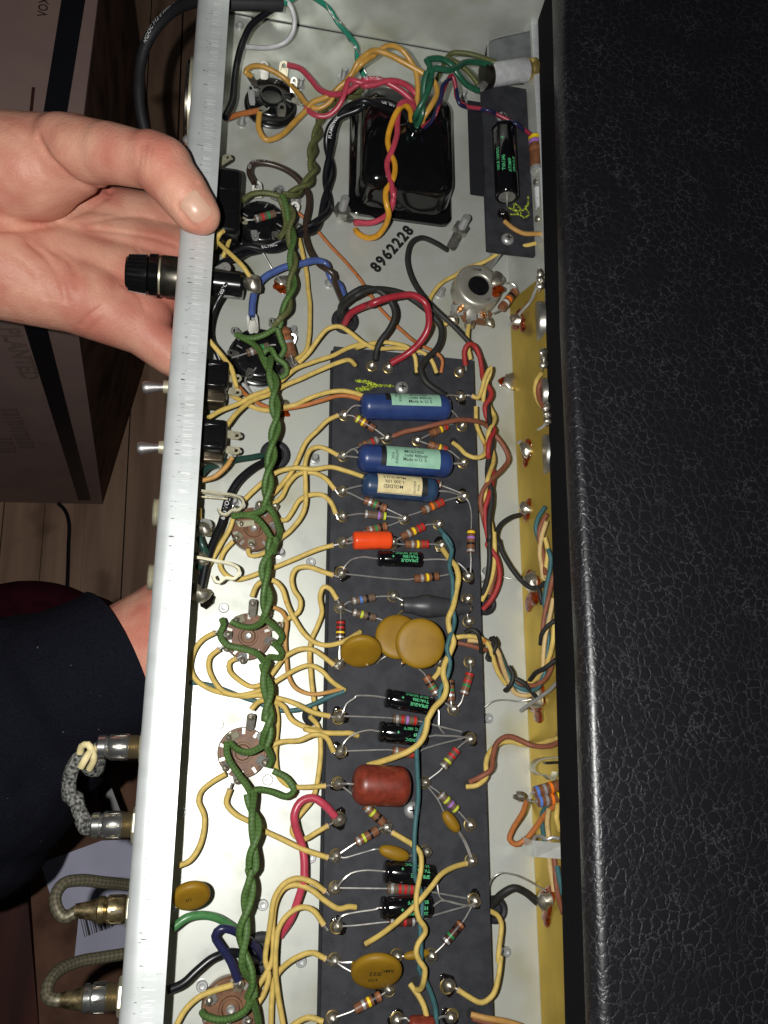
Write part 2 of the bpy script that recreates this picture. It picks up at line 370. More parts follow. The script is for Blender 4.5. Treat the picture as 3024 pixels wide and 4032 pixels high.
# ================================================================= setting: room floor
YB, YT = -170.0, 356.5
ZF = -645.0
def fp(u, v, z=ZF): return P(u, v, z)
fl_root = thing('floor', None, None, fp(400, 2200), kind='structure')
M('wood', L((176, 142, 118)), rough=.6, spec=.3, ns=.03, col2=L((138, 108, 88)), stretch=(1.2, .12, 1), detail=6, bump=.2, bs=.05, bd=.4, stain=L((98, 72, 58)), ss=.012, slo=.62)
M('woodgap', L((24, 18, 15)), rough=.9)
part('subfloor', box(-900, 1200, -1100, 1500, ZF-14, ZF-6), 'woodgap', fl_root)
# planks run up the picture, each a board of its own
_a = fp(80, 2200); _dirp = unit(fp(60, 2270)-fp(84, 1990)); _nx = unit(np.cross(_dirp, EZ)); _nx = _nx if _nx[0] > 0 else -_nx
for k in range(-9, 14):
    w = 43+random.uniform(-1.5, 1.5); c = _a+_nx*(k*44.5)
    part('plank', obox(c-EZ*3, _nx*(w/2), _dirp*900, EZ*(3+random.uniform(-.5, .5))), 'wood', fl_root)
# ================================================================= cardboard boxes and what lies round the amplifier
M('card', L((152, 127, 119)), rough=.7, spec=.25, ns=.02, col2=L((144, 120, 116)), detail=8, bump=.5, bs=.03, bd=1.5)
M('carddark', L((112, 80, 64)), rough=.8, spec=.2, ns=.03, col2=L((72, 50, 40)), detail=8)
M('tape', L((24, 25, 32)), rough=.4); M('inkfaint', L((130, 107, 99)), rough=.8)
ZT = -150.0
bx = thing('cardboard_box', 'large brown cardboard box with black tape stripe and amplifier lettering, standing behind the hand', 'box', fp(300, 1960))
tA, tB = P(-420, -330, ZT), P(425, -330, ZT); eL, eR = P(-420, 985, ZT), P(262, 1000, ZT); bL, bR = fp(-120, 1975, ZF+.5), fp(405, 1985, ZF+.5)
def quadslab(q, d): return slab(q, d)
part('top_panel', slab([tA, tB, eR, eL], -EZ*4), 'card', bx)
part('front_panel', slab([eL, eR-EZ*4.2, bR, bL], unit(np.cross(bR-eR, eL-eR))*3), 'card', bx)
tBd = tB.copy(); tBd[2] = ZF+.5
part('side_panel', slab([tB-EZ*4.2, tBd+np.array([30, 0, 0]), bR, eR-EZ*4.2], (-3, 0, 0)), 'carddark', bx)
def strip(pts4, mat, name, lift=.6, parent=bx, n=None):
    q = [np.asarray(p, float) for p in pts4]; n_ = unit(np.cross(q[1]-q[0], q[3]-q[0])) if n is None else n
    if n_[2] < 0: n_ = -n_
    return part(name, slab([p+n_*.2 for p in q], n_*lift), mat, parent)
strip([P(292, -330*0-20, ZT), P(338, -20, ZT), P(232, 990, ZT), P(40+150, 990, ZT)] if 0 else [P(246, -20, ZT), P(340, -20, ZT), P(256, 500, ZT), P(163, 500, ZT)], 'tape', 'tape_stripe')
fn = unit(np.cross(bR-eR, eL-eR)); fn = fn if fn[1] < 0 or fn[2] > 0 else -fn
def onfront(u, v):                            # pixel -> point on the box's front panel
    r = CAMR.T @ np.array([(u-1512.)/FPX, (v-2016.)/FPX, 1.0]); t = np.dot(eR-CAMP, fn)/np.dot(r, fn); return CAMP+r*t
strip([onfront(88, 1260), onfront(178, 1260), onfront(357, 1968), onfront(309, 1968)], 'tape', 'tape_stripe', n=fn)
rd = unit(P(65, 0, ZT)-P(44, 150, ZT)); ru = unit(np.cross(EZ, rd))
part('lettering', text_flat('VOX AMPLIFICATION', 9.2, P(168, 66, ZT)+rd*36.5+EZ*.5, rd, ru, .83), 'inkmaroon', bx, smooth=False)
part('printed_bar', slab([P(126, 345, ZT)+EZ*.3, P(139, 345, ZT)+EZ*.3, P(128, 455, ZT)+EZ*.3, P(115, 455, ZT)+EZ*.3], EZ*.2), 'inkmaroon', bx)
for (a, b, s) in (((30, 1290), (118, 1490), 'PLANTED'),):
    c0, c1 = onfront(*a), onfront(*b); d = unit(c1-c0)
    part('lettering', text_flat(s, 19, (c0+c1)/2+fn*.5, d, np.cross(fn, d), 1.0, .03), 'inkfaint', bx, smooth=False)
for a, b, w_ in (((28, 1605), (100, 1750), 15), ((8, 1720), (34, 1780), 15)):
    c0, c1 = onfront(*a), onfront(*b); d = unit(c1-c0); u_ = np.cross(fn, d); l_ = np.linalg.norm(c1-c0); rr = random.Random(5); x = 0; ms = []
    while x < l_:
        w2 = rr.uniform(3, 8); ms.append(obox(c0+d*(x+w2/2)+fn*.5, d*w2/2, u_*w_*rr.uniform(.38, .5), fn*.1)); x += w2+rr.uniform(1, 2.5)
    part('faded_print', join(*ms), 'inkfaint', bx, smooth=False)
# low box with shipping label
lowz = -330.0
lb = thing('cardboard_box', 'low dark brown cardboard box carrying a white shipping label, bottom left below the jacks', 'box', P(500, 3700, lowz))
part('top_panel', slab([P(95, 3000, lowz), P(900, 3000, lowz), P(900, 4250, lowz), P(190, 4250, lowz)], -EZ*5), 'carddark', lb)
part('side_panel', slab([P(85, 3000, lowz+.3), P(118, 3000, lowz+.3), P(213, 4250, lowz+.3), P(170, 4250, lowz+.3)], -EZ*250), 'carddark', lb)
M('paper', L((190, 190, 214)), rough=.6, ns=.02)
sl = thing('shipping_label', 'creased white shipping label with barcode, lying on the low brown box', 'label', P(350, 3600, lowz+1))
part('sheet', slab([P(160, 3398, lowz+1), P(400, 3310, lowz+1.5), P(620, 3300, lowz+1), P(620, 3770, lowz+1), P(292, 3785, lowz+.8), P(312, 3590, lowz+1.2), P(212, 3570, lowz+1.4)], EZ*.4), 'paper', sl)
bd = unit(P(500, 3600, lowz)-P(320, 3668, lowz)); bu = unit(np.cross(EZ, bd)); rnd = random.Random(3); x = 0.0
b0 = P(333, 3690, lowz+1.9); bars = []
while x < 62:
    w = rnd.choice((.5, .5, 1.0, 1.6)); bars.append(slab([b0+bd*x+EZ*.35, b0+bd*(x+w)+EZ*.35, b0+bd*(x+w)+bu*16+EZ*.35, b0+bd*x+bu*16+EZ*.35], EZ*.1)); x += w+rnd.choice((.5, .6, 1.1))
part('barcode', join(*bars), 'inkblack', sl, smooth=False)
# red-brown boards at the very bottom left
M('redwood', L((86, 44, 36)), rough=.6, spec=.3, ns=.03, col2=L((60, 30, 25)), stretch=(1.2, .15, 1), detail=6)
g = [P(-60, 3350, -420), P(92, 3350, -420), P(170, 4250, -420), P(-60, 4250, -420)]
solo('wooden_board', slab(g, -EZ*18), 'redwood', 'dark red brown wooden board lying at the bottom left corner', 'board', smooth=False)
M('maroon', L((70, 22, 36)), rough=.9, spec=.1, ns=.05, col2=L((50, 14, 26)), bump=.6, bs=.4, bd=.6)
me = smooth_mesh([(P(140, 2420, -560), (92, 0, 0), (0, 75, 0), (0, 0, 55)), (P(330, 2400, -585), (62, 0, 0), (0, 60, 0), (0, 0, 40)), (P(-60, 2450, -560), (90, 0, 0), (0, 60, 0), (0, 0, 60))] and
                 [(P(120, 2480, -575), np.array([[80, 0, 0], [0, 52, 0], [0, 0, 42.]])), (P(310, 2480, -595), np.array([[52, 0, 0], [0, 40, 0], [0, 0, 30.]])), (P(-80, 2500, -575), np.array([[80, 0, 0], [0, 52, 0], [0, 0, 45.]]))],
                 4, P(140, 2420, -640), 'blanket', 'maroon')
o = bpy.data.objects.new('blanket', me); COL.objects.link(o); o.location = Vector(P(140, 2420, -640)*S); lab(o, 'dark maroon blanket heaped on the wooden floor above the sleeve', 'blanket')
solo('floor_cable', tube(parse('Q 420,1440,-640 470,1490,-642 500,1580,-642 497,1750,-642 490,2000,-642 480,2200,-642'), 2.2), 'blackpvc', 'thin dark cable lying across the wooden floorboards', 'cable')
solo('strap', slab([P(362, 3040, -200), P(415, 3040, -200), P(500, 3260, -200), P(425, 3260, -200)], -EZ*2), 'tape', 'short black webbing strap hanging behind the second plug', 'strap', smooth=False)
# ================================================================= leatherette amplifier cabinet on the right
def leather():
    m = M('leatherette', L((27, 27, 36)), rough=.40, spec=.6, coat=.7); b0 = m.node_tree.nodes['Principled BSDF']; b0.inputs['Coat Roughness'].default_value = .36; nt = m.node_tree; N = nt.nodes; K = nt.links.new; b = N['Principled BSDF']
    tc = N.new('ShaderNodeTexCoord'); mp = N.new('ShaderNodeMapping'); mp.inputs['Scale'].default_value = (1, 1.0, 1); K(tc.outputs['Object'], mp.inputs[0])
    nz = N.new('ShaderNodeTexNoise'); nz.inputs['Scale'].default_value = .35/S; nz.inputs['Detail'].default_value = 3; K(mp.outputs[0], nz.inputs['Vector'])
    ad = N.new('ShaderNodeVectorMath'); ad.operation = 'SCALE'; ad.inputs['Scale'].default_value = .0042; K(nz.outputs['Color'], ad.inputs[0])
    a2 = N.new('ShaderNodeVectorMath'); K(mp.outputs[0], a2.inputs[0]); K(ad.outputs[0], a2.inputs[1])
    def vor(sc):
        v = N.new('ShaderNodeTexVoronoi'); v.feature = 'DISTANCE_TO_EDGE'; v.inputs['Scale'].default_value = sc/S; v.inputs['Randomness'].default_value = 1; K(a2.outputs[0], v.inputs['Vector']); return v
    v1 = vor(.25)
    n2 = N.new('ShaderNodeTexNoise'); n2.inputs['Scale'].default_value = 1.3/S; n2.inputs['Detail'].default_value = 4; K(tc.outputs['Object'], n2.inputs['Vector'])
    n3 = N.new('ShaderNodeTexNoise'); n3.inputs['Scale'].default_value = .06/S; n3.inputs['Detail'].default_value = 3; K(tc.outputs['Object'], n3.inputs['Vector'])
    r = N.new('ShaderNodeMapRange'); r.inputs[1].default_value = .0; r.inputs[2].default_value = .075; r.inputs[3].default_value = 1; r.inputs[4].default_value = 0; K(v1.outputs['Distance'], r.inputs[0])
    q = N.new('ShaderNodeMapRange'); q.inputs[1].default_value = .40; q.inputs[2].default_value = .60; K(n2.outputs[0], q.inputs[0])
    q3 = N.new('ShaderNodeMapRange'); q3.inputs[1].default_value = .35; q3.inputs[2].default_value = .62; q3.inputs[3].default_value = .15; K(n3.outputs[0], q3.inputs[0])
    mu = N.new('ShaderNodeMath'); mu.operation = 'MULTIPLY'; K(r.outputs[0], mu.inputs[0]); K(q.outputs[0], mu.inputs[1])
    mu2 = N.new('ShaderNodeMath'); mu2.operation = 'MULTIPLY'; K(mu.outputs[0], mu2.inputs[0]); K(q3.outputs[0], mu2.inputs[1])
    mx = N.new('ShaderNodeMix'); mx.data_type = 'RGBA'; mx.inputs[6].default_value = (*L((19, 19, 25)), 1); mx.inputs[7].default_value = (*L((70, 70, 76)), 1); K(mu2.outputs[0], mx.inputs[0])   # dust in the creases
    K(mx.outputs[2], b.inputs['Base Color'])
    h = N.new('ShaderNodeMapRange'); h.inputs[2].default_value = .16; K(v1.outputs['Distance'], h.inputs[0])
    hm = N.new('ShaderNodeMath'); hm.operation = 'MULTIPLY_ADD'; hm.inputs[1].default_value = .35; K(n2.outputs[0], hm.inputs[0]); K(h.outputs[0], hm.inputs[2])
    bp = N.new('ShaderNodeBump'); bp.inputs['Strength'].default_value = .5; bp.inputs['Distance'].default_value = .00026; K(hm.outputs[0], bp.inputs['Height']); K(bp.outputs[0], b.inputs['Normal'])
leather()
M('blackfelt', L((25, 25, 29)), rough=.95, spec=.08, ns=1.0, bump=.5, bs=2.5, bd=.15)
cb = thing('amplifier_cabinet', 'black leatherette amplifier cabinet with rounded edge, lying beside the open chassis', 'cabinet', P(2300, 2000, 30))
def rowpts(v, xa, xb, xc):
    A, B, C = P(xa, v, 29), P(xb, v, 53), P(xc, v, 62); return A, B, C
secs = [(-600, 2098, 2152, 2206), (0, 2116, 2174, 2232), (1300, 2150, 2204, 2272), (2600, 2187, 2262, 2356), (4032, 2225, 2306, 2412), (4700, 2243, 2328, 2438)]
vf = []; vl = []; nl = 13
for (v, xa, xb, xc) in secs:
    A, B, C = rowpts(v, xa, xb, xc); ctrl = B+(B-A)*.32; ctrl[2] = 62.0
    vf.append((A, B)); row = []
    for i in range(nl): t = i/(nl-1); row.append(B*(1-t)**2+2*ctrl*t*(1-t)+C*t*t)
    row += [C+np.array([60, 0, .3]), C+np.array([520, 0, .6])]; vl.append(row)
fV = np.array([p for r_ in vf for p in (r_[0], r_[1])]); n = len(secs)
back = fV+np.array([60, 0, 0]); back[1::2, 2] = 50; back[::2, 2] = 29
fF = [(2*i, 2*i+1, 2*i+3, 2*i+2) for i in range(n-1)]+[(2*n+2*i+2, 2*n+2*i, 2*i, 2*i+2) for i in range(n-1)]
part('felt_edge', (np.vstack([fV, back]), fF, None), 'blackfelt', cb)
lV = np.array([p for r_ in vl for p in r_]); w = len(vl[0])
part('leatherette_cover', (lV, [(i*w+k, i*w+k+1, (i+1)*w+k+1, (i+1)*w+k) for i in range(n-1) for k in range(w-1)], None), 'leatherette', cb)
# ================================================================= the chassis
def flange_marks():                           # press-brake stretch marks: short cross ticks down the middle, dark scuffs nearer the bend
    m = M('flangemarked', (.68, .71, .71), rough=.42, metal=.35, ns=.05, col2=(.60, .63, .62), detail=5, stretch=(.3, 2, 1), bump=.15, bs=.4); nt = m.node_tree; N = nt.nodes; K = nt.links.new; b = N['Principled BSDF']
    base = b.inputs['Base Color'].links[0].from_socket; tc = N.new('ShaderNodeTexCoord'); sp = N.new('ShaderNodeSeparateXYZ'); K(tc.outputs['Object'], sp.inputs[0])
    def band(c, w):
        q = N.new('ShaderNodeMath'); q.operation = 'SUBTRACT'; K(sp.outputs[0], q.inputs[0]); q.inputs[1].default_value = c*S
        a = N.new('ShaderNodeMath'); a.operation = 'ABSOLUTE'; K(q.outputs[0], a.inputs[0])
        r = N.new('ShaderNodeMapRange'); r.inputs[1].default_value = w*S; r.inputs[2].default_value = w*.55*S; K(a.outputs[0], r.inputs[0]); return r.outputs[0]
    for c, w, sc, lo, hi, col in ((-70.0, 2.4, (.10, 2.6, 1), .54, .60, (.88, .90, .90)), (-73.0, 1.7, (.35, 1.7, 1), .635, .67, (.12, .12, .12)), (-67.0, 1.5, (.2, 2.2, 1), .62, .70, (.38, .40, .40))):
        mp = N.new('ShaderNodeMapping'); mp.inputs['Scale'].default_value = sc; K(tc.outputs['Object'], mp.inputs[0])
        n = N.new('ShaderNodeTexNoise'); n.inputs['Scale'].default_value = .75/S; n.inputs['Detail'].default_value = 2; K(mp.outputs[0], n.inputs['Vector'])
        r = N.new('ShaderNodeMapRange'); r.inputs[1].default_value = lo; r.inputs[2].default_value = hi; K(n.outputs[0], r.inputs[0])
        f = N.new('ShaderNodeMath'); f.operation = 'MULTIPLY'; K(r.outputs[0], f.inputs[0]); K(band(c, w), f.inputs[1])
        x = N.new('ShaderNodeMix'); x.data_type = 'RGBA'; K(f.outputs[0], x.inputs[0]); K(base, x.inputs[6]); x.inputs[7].default_value = (*col, 1); base = x.outputs[2]
    K(base, b.inputs['Base Color'])
flange_marks()
XL, XR = -17.5, 139.0
ch = thing('amplifier_chassis', 'long open sheet metal amplifier chassis held in two hands, full of wiring', 'chassis', (60, 90, 0))
part('floor_pan', box(XL, XR, YB, YT, -1.2, 0), 'zinc', ch)
def exy(loop, y0, y1): return slab([(x, y0, z) for x, z in loop], (0, y1-y0, 0))
part('rear_wall', exy([(XL-.1, -1.2), (XL-.1, 36.6), (XL-1.3, 36.6), (XL-1.3, -1.2)], YB, YT), 'zinc', ch)
pr = [(XL-.1+3.8*(1-math.cos(t)), 36.62+3.3*math.sin(t)) for t in np.linspace(0, math.pi/2, 7)]+[(-5.0, 39.92)]
pr2 = [(-5.0, 38.8)]+[(XL+.0+2.6*(1-math.cos(t)), 36.62+2.15*math.sin(t)) for t in np.linspace(math.pi/2, 0, 7)]
pr = [(x-1.2+1.2*min(1, i/6), z) for i, (x, z) in enumerate(pr)]
part('folded_flange', exy(pr+pr2, YB, YT), 'flangemarked', ch)
part('front_wall', exy([(XR+.1, -1.2), (XR+.1, 0), (146.3, 27.6), (147.5, 27.6), (XR+1.4, -1.2)], YB, YT), 'zinc', ch)
part('front_lip', exy([(146.0, 27.7), (148.6, 28.3), (149.8, 27.9), (147.6, 26.9+.75)], YB, YT), 'flangezinc', ch)
part('end_wall', box(XL, 152, YT+.1, YT+1.3, -1.2, 75), 'zinc', ch)
part('crease', tube([(XL+1, YT-.3, .25), (60, YT-.3, .25), (XR-6, YT-.3, .25)], .22, 6), 'darkfibre', ch)
bs_ = part('brass_strip', exy([(XR-.35, .25), (XR+.05, .15), (XR+.05+7.0*26/28, 26.2), (XR-.35+7.0*26/28, 26.4)], YB, PX('M', 575, 250, 0)[1]), 'brass', ch)
# stamped number
put_hole = part('hole', lathe([(2.6, 0), (2.6, .05), (.05, .06)], PX('A', 640, 150, .06), EZ, 20), 'inkblack', ch)
sd = unit(PX('D', 440, 430, 0)-PX('D', 165, 745, 0)); su = np.cross(EZ, sd)
part('stamped_number', text_flat('8962228', 7.6, (PX('D', 440, 425, .1)+PX('D', 160, 740, .1))/2, sd, su, 1.0, .05), 'inkblack', ch, smooth=False)
# studs, rivets, bolts of the floor
def stud_geo(h=5, r=1.35, n=7):
    pr = [(r*1.75, 0), (r*1.75, .7), (r*1.05, .8)]
    for i in range(n): z = .9+(h-1.2)*i/n; pr += [(r*.86, z), (r, z+(h-1.2)/n*.5)]
    return lathe(pr+[(r*.8, h)], np.zeros(3), EZ, 14)
def rivet_geo(r=2.1, h=1.6): return lathe([(r, 0), (r, h*.6), (r*.85, h), (r*.55, h), (r*.48, h*.35), (.02, h*.3)], np.zeros(3), EZ, 18)
def put(name, geo, mat, px, parent, z=0.0, s=1.0):
    o_ = PX(*px, z) if isinstance(px[0], str) else P(*px, z)
    key = (name, id(geo)); me = SHARE.get(key)
    if me is None: me = SHARE[key] = mesh(name, geo, mat, np.zeros(3))
    o = bpy.data.objects.new(name, me); COL.objects.link(o); o.parent = parent; o.location = Vector((o_-BASE[parent.name])*S); o.rotation_euler = (0, 0, random.uniform(0, 6)); o.scale = (s, s, s)
    BASE[o.name] = BASE[parent.name]; return o
SHARE = {}
ST, RV, ST2 = stud_geo(), rivet_geo(), stud_geo(6.5, 1.7)
for p in (('A', 1003, 700), ('A', 522, 1010), ('C', 970, 195), ('C', 466, 565), ('C', 940, 1262), ('E', 1115, 850), ('E', 455, 1205), ('D', 690, 950), ('B', 872, 800), ('C', 1236, 865), ('G', 835, 165)): put('screw', ST, 'steel', p, ch)
put('screw', ST2, 'steel', ('A', 1350, 640), ch)
for p in (('G', 375, 612), ('G', 330, 1562), ('G', 1085, 240), ('I', 940, 768), ('I', 1292, 1402), ('I', 232, 1032), ('K', 900, 542), ('K', 1212, 1005), ('K', 405, 1205), ('G', 792, 1045), ('H', 1066, 312), ('H', 1078, 1512), ('L', 1430, 925), ('C', 835, 100), ('A', 505, 215)): put('rivet', RV, 'steel', p, ch)
for i, (p, tip) in enumerate(((('C', 1335, 290), ('C', 1420, 365)), (('D', 850, 440), ('D', 770, 590)))):
    b = PX(*p, 0); q = PX(*tip, 2.5)
    nut = part('hex_nut', hexnut(b+EZ*.6, EZ, 4.3, 3.4), 'oldsteel', ch, angle=25)
    part('bolt', rot_to(stud_geo(10.5, 2.1, 10), b+EZ*2, EX, EY, EZ), 'steel', nut)
    part('solder_tag', eyelet(b+EZ*.5, q, 5.0, .6, .1), 'oldsteel', ch)
# solder blobs with burnt flux on the floor and brass
WN = unit((-28, 0, 7.0)); WP = np.array([XR-.4, 0, .3])
def onwall(t, x, y, off=0.0):                 # pixel -> point on the brass-covered front wall
    o_ = TL[t]; r = CAMR.T @ np.array([(o_[0]+x*o_[2]-1512.)/FPX, (o_[1]+y*o_[2]-2016.)/FPX, 1.0]); k = np.dot(WP+WN*off-CAMP, WN)/np.dot(r, WN); return CAMP+r*k
WM = unit(WN*.6+EZ)
for k, (p, r, h, fx) in enumerate(((('F', 1395, 770), 3.3, 2.0, ('F', 1398, 840, 3.0)), (('F', 1393, 1250), 3.0, 2.0, ('F', 1400, 1300, 2.6)), (('H', 1440, 395), 4.0, 2.8, ('H', 1440, 545, 4.6)), (('H', 1490, 1345), 4.0, 2.6, ('H', 1478, 1450, 4.2)), (('O', 690, 1260), 3.8, 2.8, ('O', 690, 1385, 3.2)), (('M', 660, 440), 3.4, 1.6, ('M', 712, 500, 3.0)))):
    s_ = part('solder_blob', blob(onwall(*p, .8), r, h, seed=k+1, n=WM, rough=.4, xd=EY), 'solder', bs_)
    part('burnt_flux', blob(onwall(*fx[:3], .25), fx[3], .7, seed=40+k, rough=.55, n=WN, flat=.1, xd=EY), 'flux', bs_)
    part('burnt_flux', blob(onwall(*p, .2), r*1.35, .6, seed=60+k, rough=.35, n=WN, flat=.1, xd=EY), 'flux', bs_)
for k, (p, r, h, fx) in enumerate(((('F', 1262, 212), 3.9, 1.5, None), (('C', 858, 838), 3.0, 1.0, ('C', 840, 890, 3.6)), (('E', 868, 400), 2.2, 1.4, ('E', 868, 475, 2.2)))):
    s_ = part('solder_blob', blob(PX(*p, .5), r, h, seed=k, rough=.4), 'solder', ch)
    part('burnt_flux', blob(PX(*(fx[:3] if fx else p), .1), fx[3] if fx else 4.3, .35, seed=80+k, rough=.6, flat=.1), 'flux', s_)
part('solder_blob', blob(PX('G', 172, 490, 9), 4.2, 3.6, seed=99, rough=.4), 'solder', ch)
part('burnt_flux', blob(PX('G', 190, 520, 5), 4.2, 2.4, seed=98, rough=.9), 'fluxdark', ch)
# ================================================================= main component board
ZB = 10.0
bd_ = thing('circuit_board', 'long black fibre component board with eyelets, screwed to the chassis floor', 'circuit board', (82, 40, 6))
part('fibre_panel', box(50.0, 115.5, YB, 171.8, 7.4, ZB), 'fibre', bd_)
part('under_panel', box(49.2, 114.6, YB, 171.0, 4.6, 7.35), 'darkfibre', bd_)
for y in (160, 90, 20, -50, -120):
    for x in (60, 106): part('standoff', lathe([(3, 0), (3, 4.6)], np.array([x, y, 0.0]), EZ, 12), 'darkfibre', bd_)
def dome_screw(px, parent, z, r=3.1):
    c = PX(*px, z); o = part('screw', lathe([(r, 0), (r*.96, .8), (r*.75, 1.5), (r*.4, 1.9), (.05, 2.0)], c, EZ, 20), 'steel', parent)
    for a in (EX, EY): part('slot', obox(c+EZ*1.95, a*r*.5, np.cross(EZ, a)*.3, EZ*.12), 'darkfibre', o)
    return o
dome_screw(('F', 378, 265), bd_, ZB); dome_screw(('J', 670, 1015), bd_, ZB, 3.3)
for s in ('E 1440,200 1500,205 1560,215 1620,235 F 0,205 80,222 170,235 310,252', 'E 1465,292 1530,280 1590,262 F 0,275 60,262 150,252 290,246', 'E 1580,225 1570,270', 'F 95,215 110,262'):
    p_ = spline(parse(s, ZB+.08), .5); p_ = p_+np.random.normal(0, .22, p_.shape)*np.array([1, 1, 0])
    part('chalk_mark', tube(p_, .42, 5, raw=True), 'chalk', bd_)
SOL = [mesh('solder_joint', blob(np.zeros(3), 2.25, 2.6, seed=k, rough=.10, seg=18, rings=8), 'solder', np.zeros(3)) for k in range(7)]
SKIRT = [mesh('flux_ring', blob(np.zeros(3), 3.1, .5, seed=k, rough=.4, flat=.1), 'fluxdark', np.zeros(3)) for k in range(4)]
RING = mesh('eyelet_ring', lathe([(2.55, 0), (2.55, .35), (2.3, .5), (1.9, .4), (1.9, 0)], np.zeros(3), EZ, 22), 'eyelet', np.zeros(3))
JOINTS = {}
def joint(t, x, y, dark=False, s=1.0, ring=True, parent=None):
    parent = parent or bd_; c = PX(t, x, y, ZB+1.2); me = random.choice(SOL)
    o = bpy.data.objects.new('solder_joint', me); COL.objects.link(o); o.parent = parent; BASE[o.name] = BASE[parent.name]
    o.location = Vector((c-EZ*.5-BASE[parent.name])*S); o.rotation_euler = (0, 0, random.uniform(0, 6.28)); o.scale = (s, s, s*random.uniform(.85, 1.15))
    for nm, m_, ok in (('eyelet_ring', RING, ring), ('flux_ring', random.choice(SKIRT), dark)):
        if ok:
            q = bpy.data.objects.new(nm, m_); COL.objects.link(q); q.parent = o; q.location = (random.uniform(-.6, .6)*S*dark, random.uniform(-.6, .6)*S*dark, -.68*S/o.scale[2]); BASE[q.name] = BASE[parent.name]
for a in (('F', 135, 80), ('F', 268, 97), ('F', 850, 130), ('F', 860, 335, 1), ('F', 508, 690), ('F', 258, 672), ('F', 880, 875), ('F', 870, 572), ('F', 885, 1150, 1), ('F', 400, 1330), ('F', 680, 1375), ('F', 705, 1545, 1), ('F', 305, 1525, 1),
          ('E', 1362, 484), ('E', 1352, 818), ('E', 1348, 1103), ('E', 1350, 1310), ('E', 1352, 1520), ('G', 1338, 325, 1), ('G', 1330, 605), ('G', 1322, 1062), ('G', 1320, 1500, 1),
          ('H', 922, 350, 1), ('H', 918, 532), ('H', 925, 718), ('H', 935, 1050), ('H', 678, 1048), ('H', 805, 1435), ('H', 310, 510), ('J', 1145, 435, 1),
          ('J', 80, 255, 1), ('J', 85, 535, 1), ('J', 72, 800, 1), ('J', 75, 1092, 1), ('J', 52, 1387), ('J', 775, 790), ('J', 1147, 1137), ('J', 465, 1155), ('J', 1155, 1428), ('J', 785, 1355),
          ('L', 45, 408), ('L', 60, 718, 1), ('L', 38, 1000), ('L', 22, 1472), ('L', 1185, 515, 1), ('L', 830, 960), ('L', 548, 962), ('L', 968, 1200, 1), ('L', 475, 1232, 1), ('L', 545, 1485, 1), ('L', 985, 1462, 1)):
    joint(a[0], a[1], a[2], len(a) > 3, 1.12 if a[:2] in (('J', 75), ('L', 968)) else 1.0)
HOLE = lathe([(1.9, 0), (1.9, .06), (.05, .07)], np.zeros(3), EZ, 14)
for p in (('C', 1448, 1520), ('D', 500, 1592), ('D', 662, 1592), ('F', 800, 700), ('J', 300, 650), ('L', 292, 862), ('J', 1125, 805), ('L', 690, 1170), ('J', 225, 410), ('L', 205, 570), ('G', 1365, 1280), ('G', 1490, 805), ('L', 1150, 1430)): put('hole', HOLE, 'inkblack', p, bd_, ZB+.02)
# ================================================================= grommets
def grommet(px, r, label, ri=.5):
    c = PX(*px, 0.05) if isinstance(px[0], str) else P(*px, .05)
    t = thing('grommet', label, 'grommet', c, 'rubber grommets in the chassis floor')
    part('ring', lathe([(r, 0), (r, 1.2), (r*.9, 2.0), (r*(1+ri)/2, 2.4), (r*ri*1.1, 2.0), (r*ri, 1.2), (r*ri, .12), (.05, .10)], c, EZ, 28), 'rubber', t)
grommet(('C', 1365, 1175), 6.5, 'black rubber grommet where the red, blue and black leads come up above the board')
grommet(('E', 795, 815), 6.7, 'black rubber grommet under the green braid, with dark green and black cables')
grommet(('K', 885, 935), 7.4, 'black rubber grommet at the bottom with navy, green and black leads')
grommet(('I', 1300, 245), 4.0, 'small rubber grommet half under the board edge with yellow wires going down')
grommet(('O', 285, 1330), 5.3, 'black rubber grommet by the board right edge with one black and one yellow wire')
grommet(('H', 1055, 580), 5.0, 'dark rubber grommet at the board edge where the red, yellow and black wires end')
# ================================================================= transformer
c0 = P(1372, 868, 2); c1 = P(1778, 868, 2); yt = P(1500, 312, 22)[1]; x0, x1, y0, y1 = c0[0], c1[0], P(1560, 862, 2)[1], yt+3
tr = thing('power_transformer', 'glossy black power transformer with rounded end bell and wires entering its top', 'transformer', ((x0+x1)/2, (y0+y1)/2, 0))
def rrect(x0, x1, y0, y1, r, z, n=6):
    out = []
    for cx, cy, a in ((x1-r, y1-r, 0), (x0+r, y1-r, 90), (x0+r, y0+r, 180), (x1-r, y0+r, 270)):
        for i in range(n+1): t = math.radians(a+90*i/n); out.append((cx+r*math.cos(t), cy+r*math.sin(t), z))
    return np.array(out)
def loft(rings):
    m_ = len(rings[0]); V = np.vstack(rings); F = [(i*m_+k, i*m_+(k+1) % m_, (i+1)*m_+(k+1) % m_, (i+1)*m_+k) for i in range(len(rings)-1) for k in range(m_)]
    return V, F+[tuple(range(m_-1, -1, -1)), tuple((len(rings)-1)*m_+k for k in range(m_))], None
part('mounting_flange', loft([rrect(x0, x1, y0, y1, 5, .2), rrect(x0, x1, y0, y1, 5, 2.2), rrect(x0+.6, x1-.6, y0+.6, y1-.6, 5, 2.8)]), 'gloss_black', tr)
rs = [rrect(x0+2.2, x1-2.2, y0+3, y1-2, 8, 2.9), rrect(x0+2.6, x1-2.6, y0+4.0, y1-2.4, 8, 8), rrect(x0+3.0, x1-3.0, y0+5.5, y1-2.8, 8, 14)]
for t in np.linspace(.15, 1, 7)*math.pi/2: d = 8*(1-math.cos(t)); rs.append(rrect(x0+3.0+d, x1-3.0-d, y0+5.5+d*1.3, y1-2.8-d, 8-d*.3, 14+8*math.sin(t)))
part('end_bell', loft(rs), 'gloss_black', tr, angle=70)
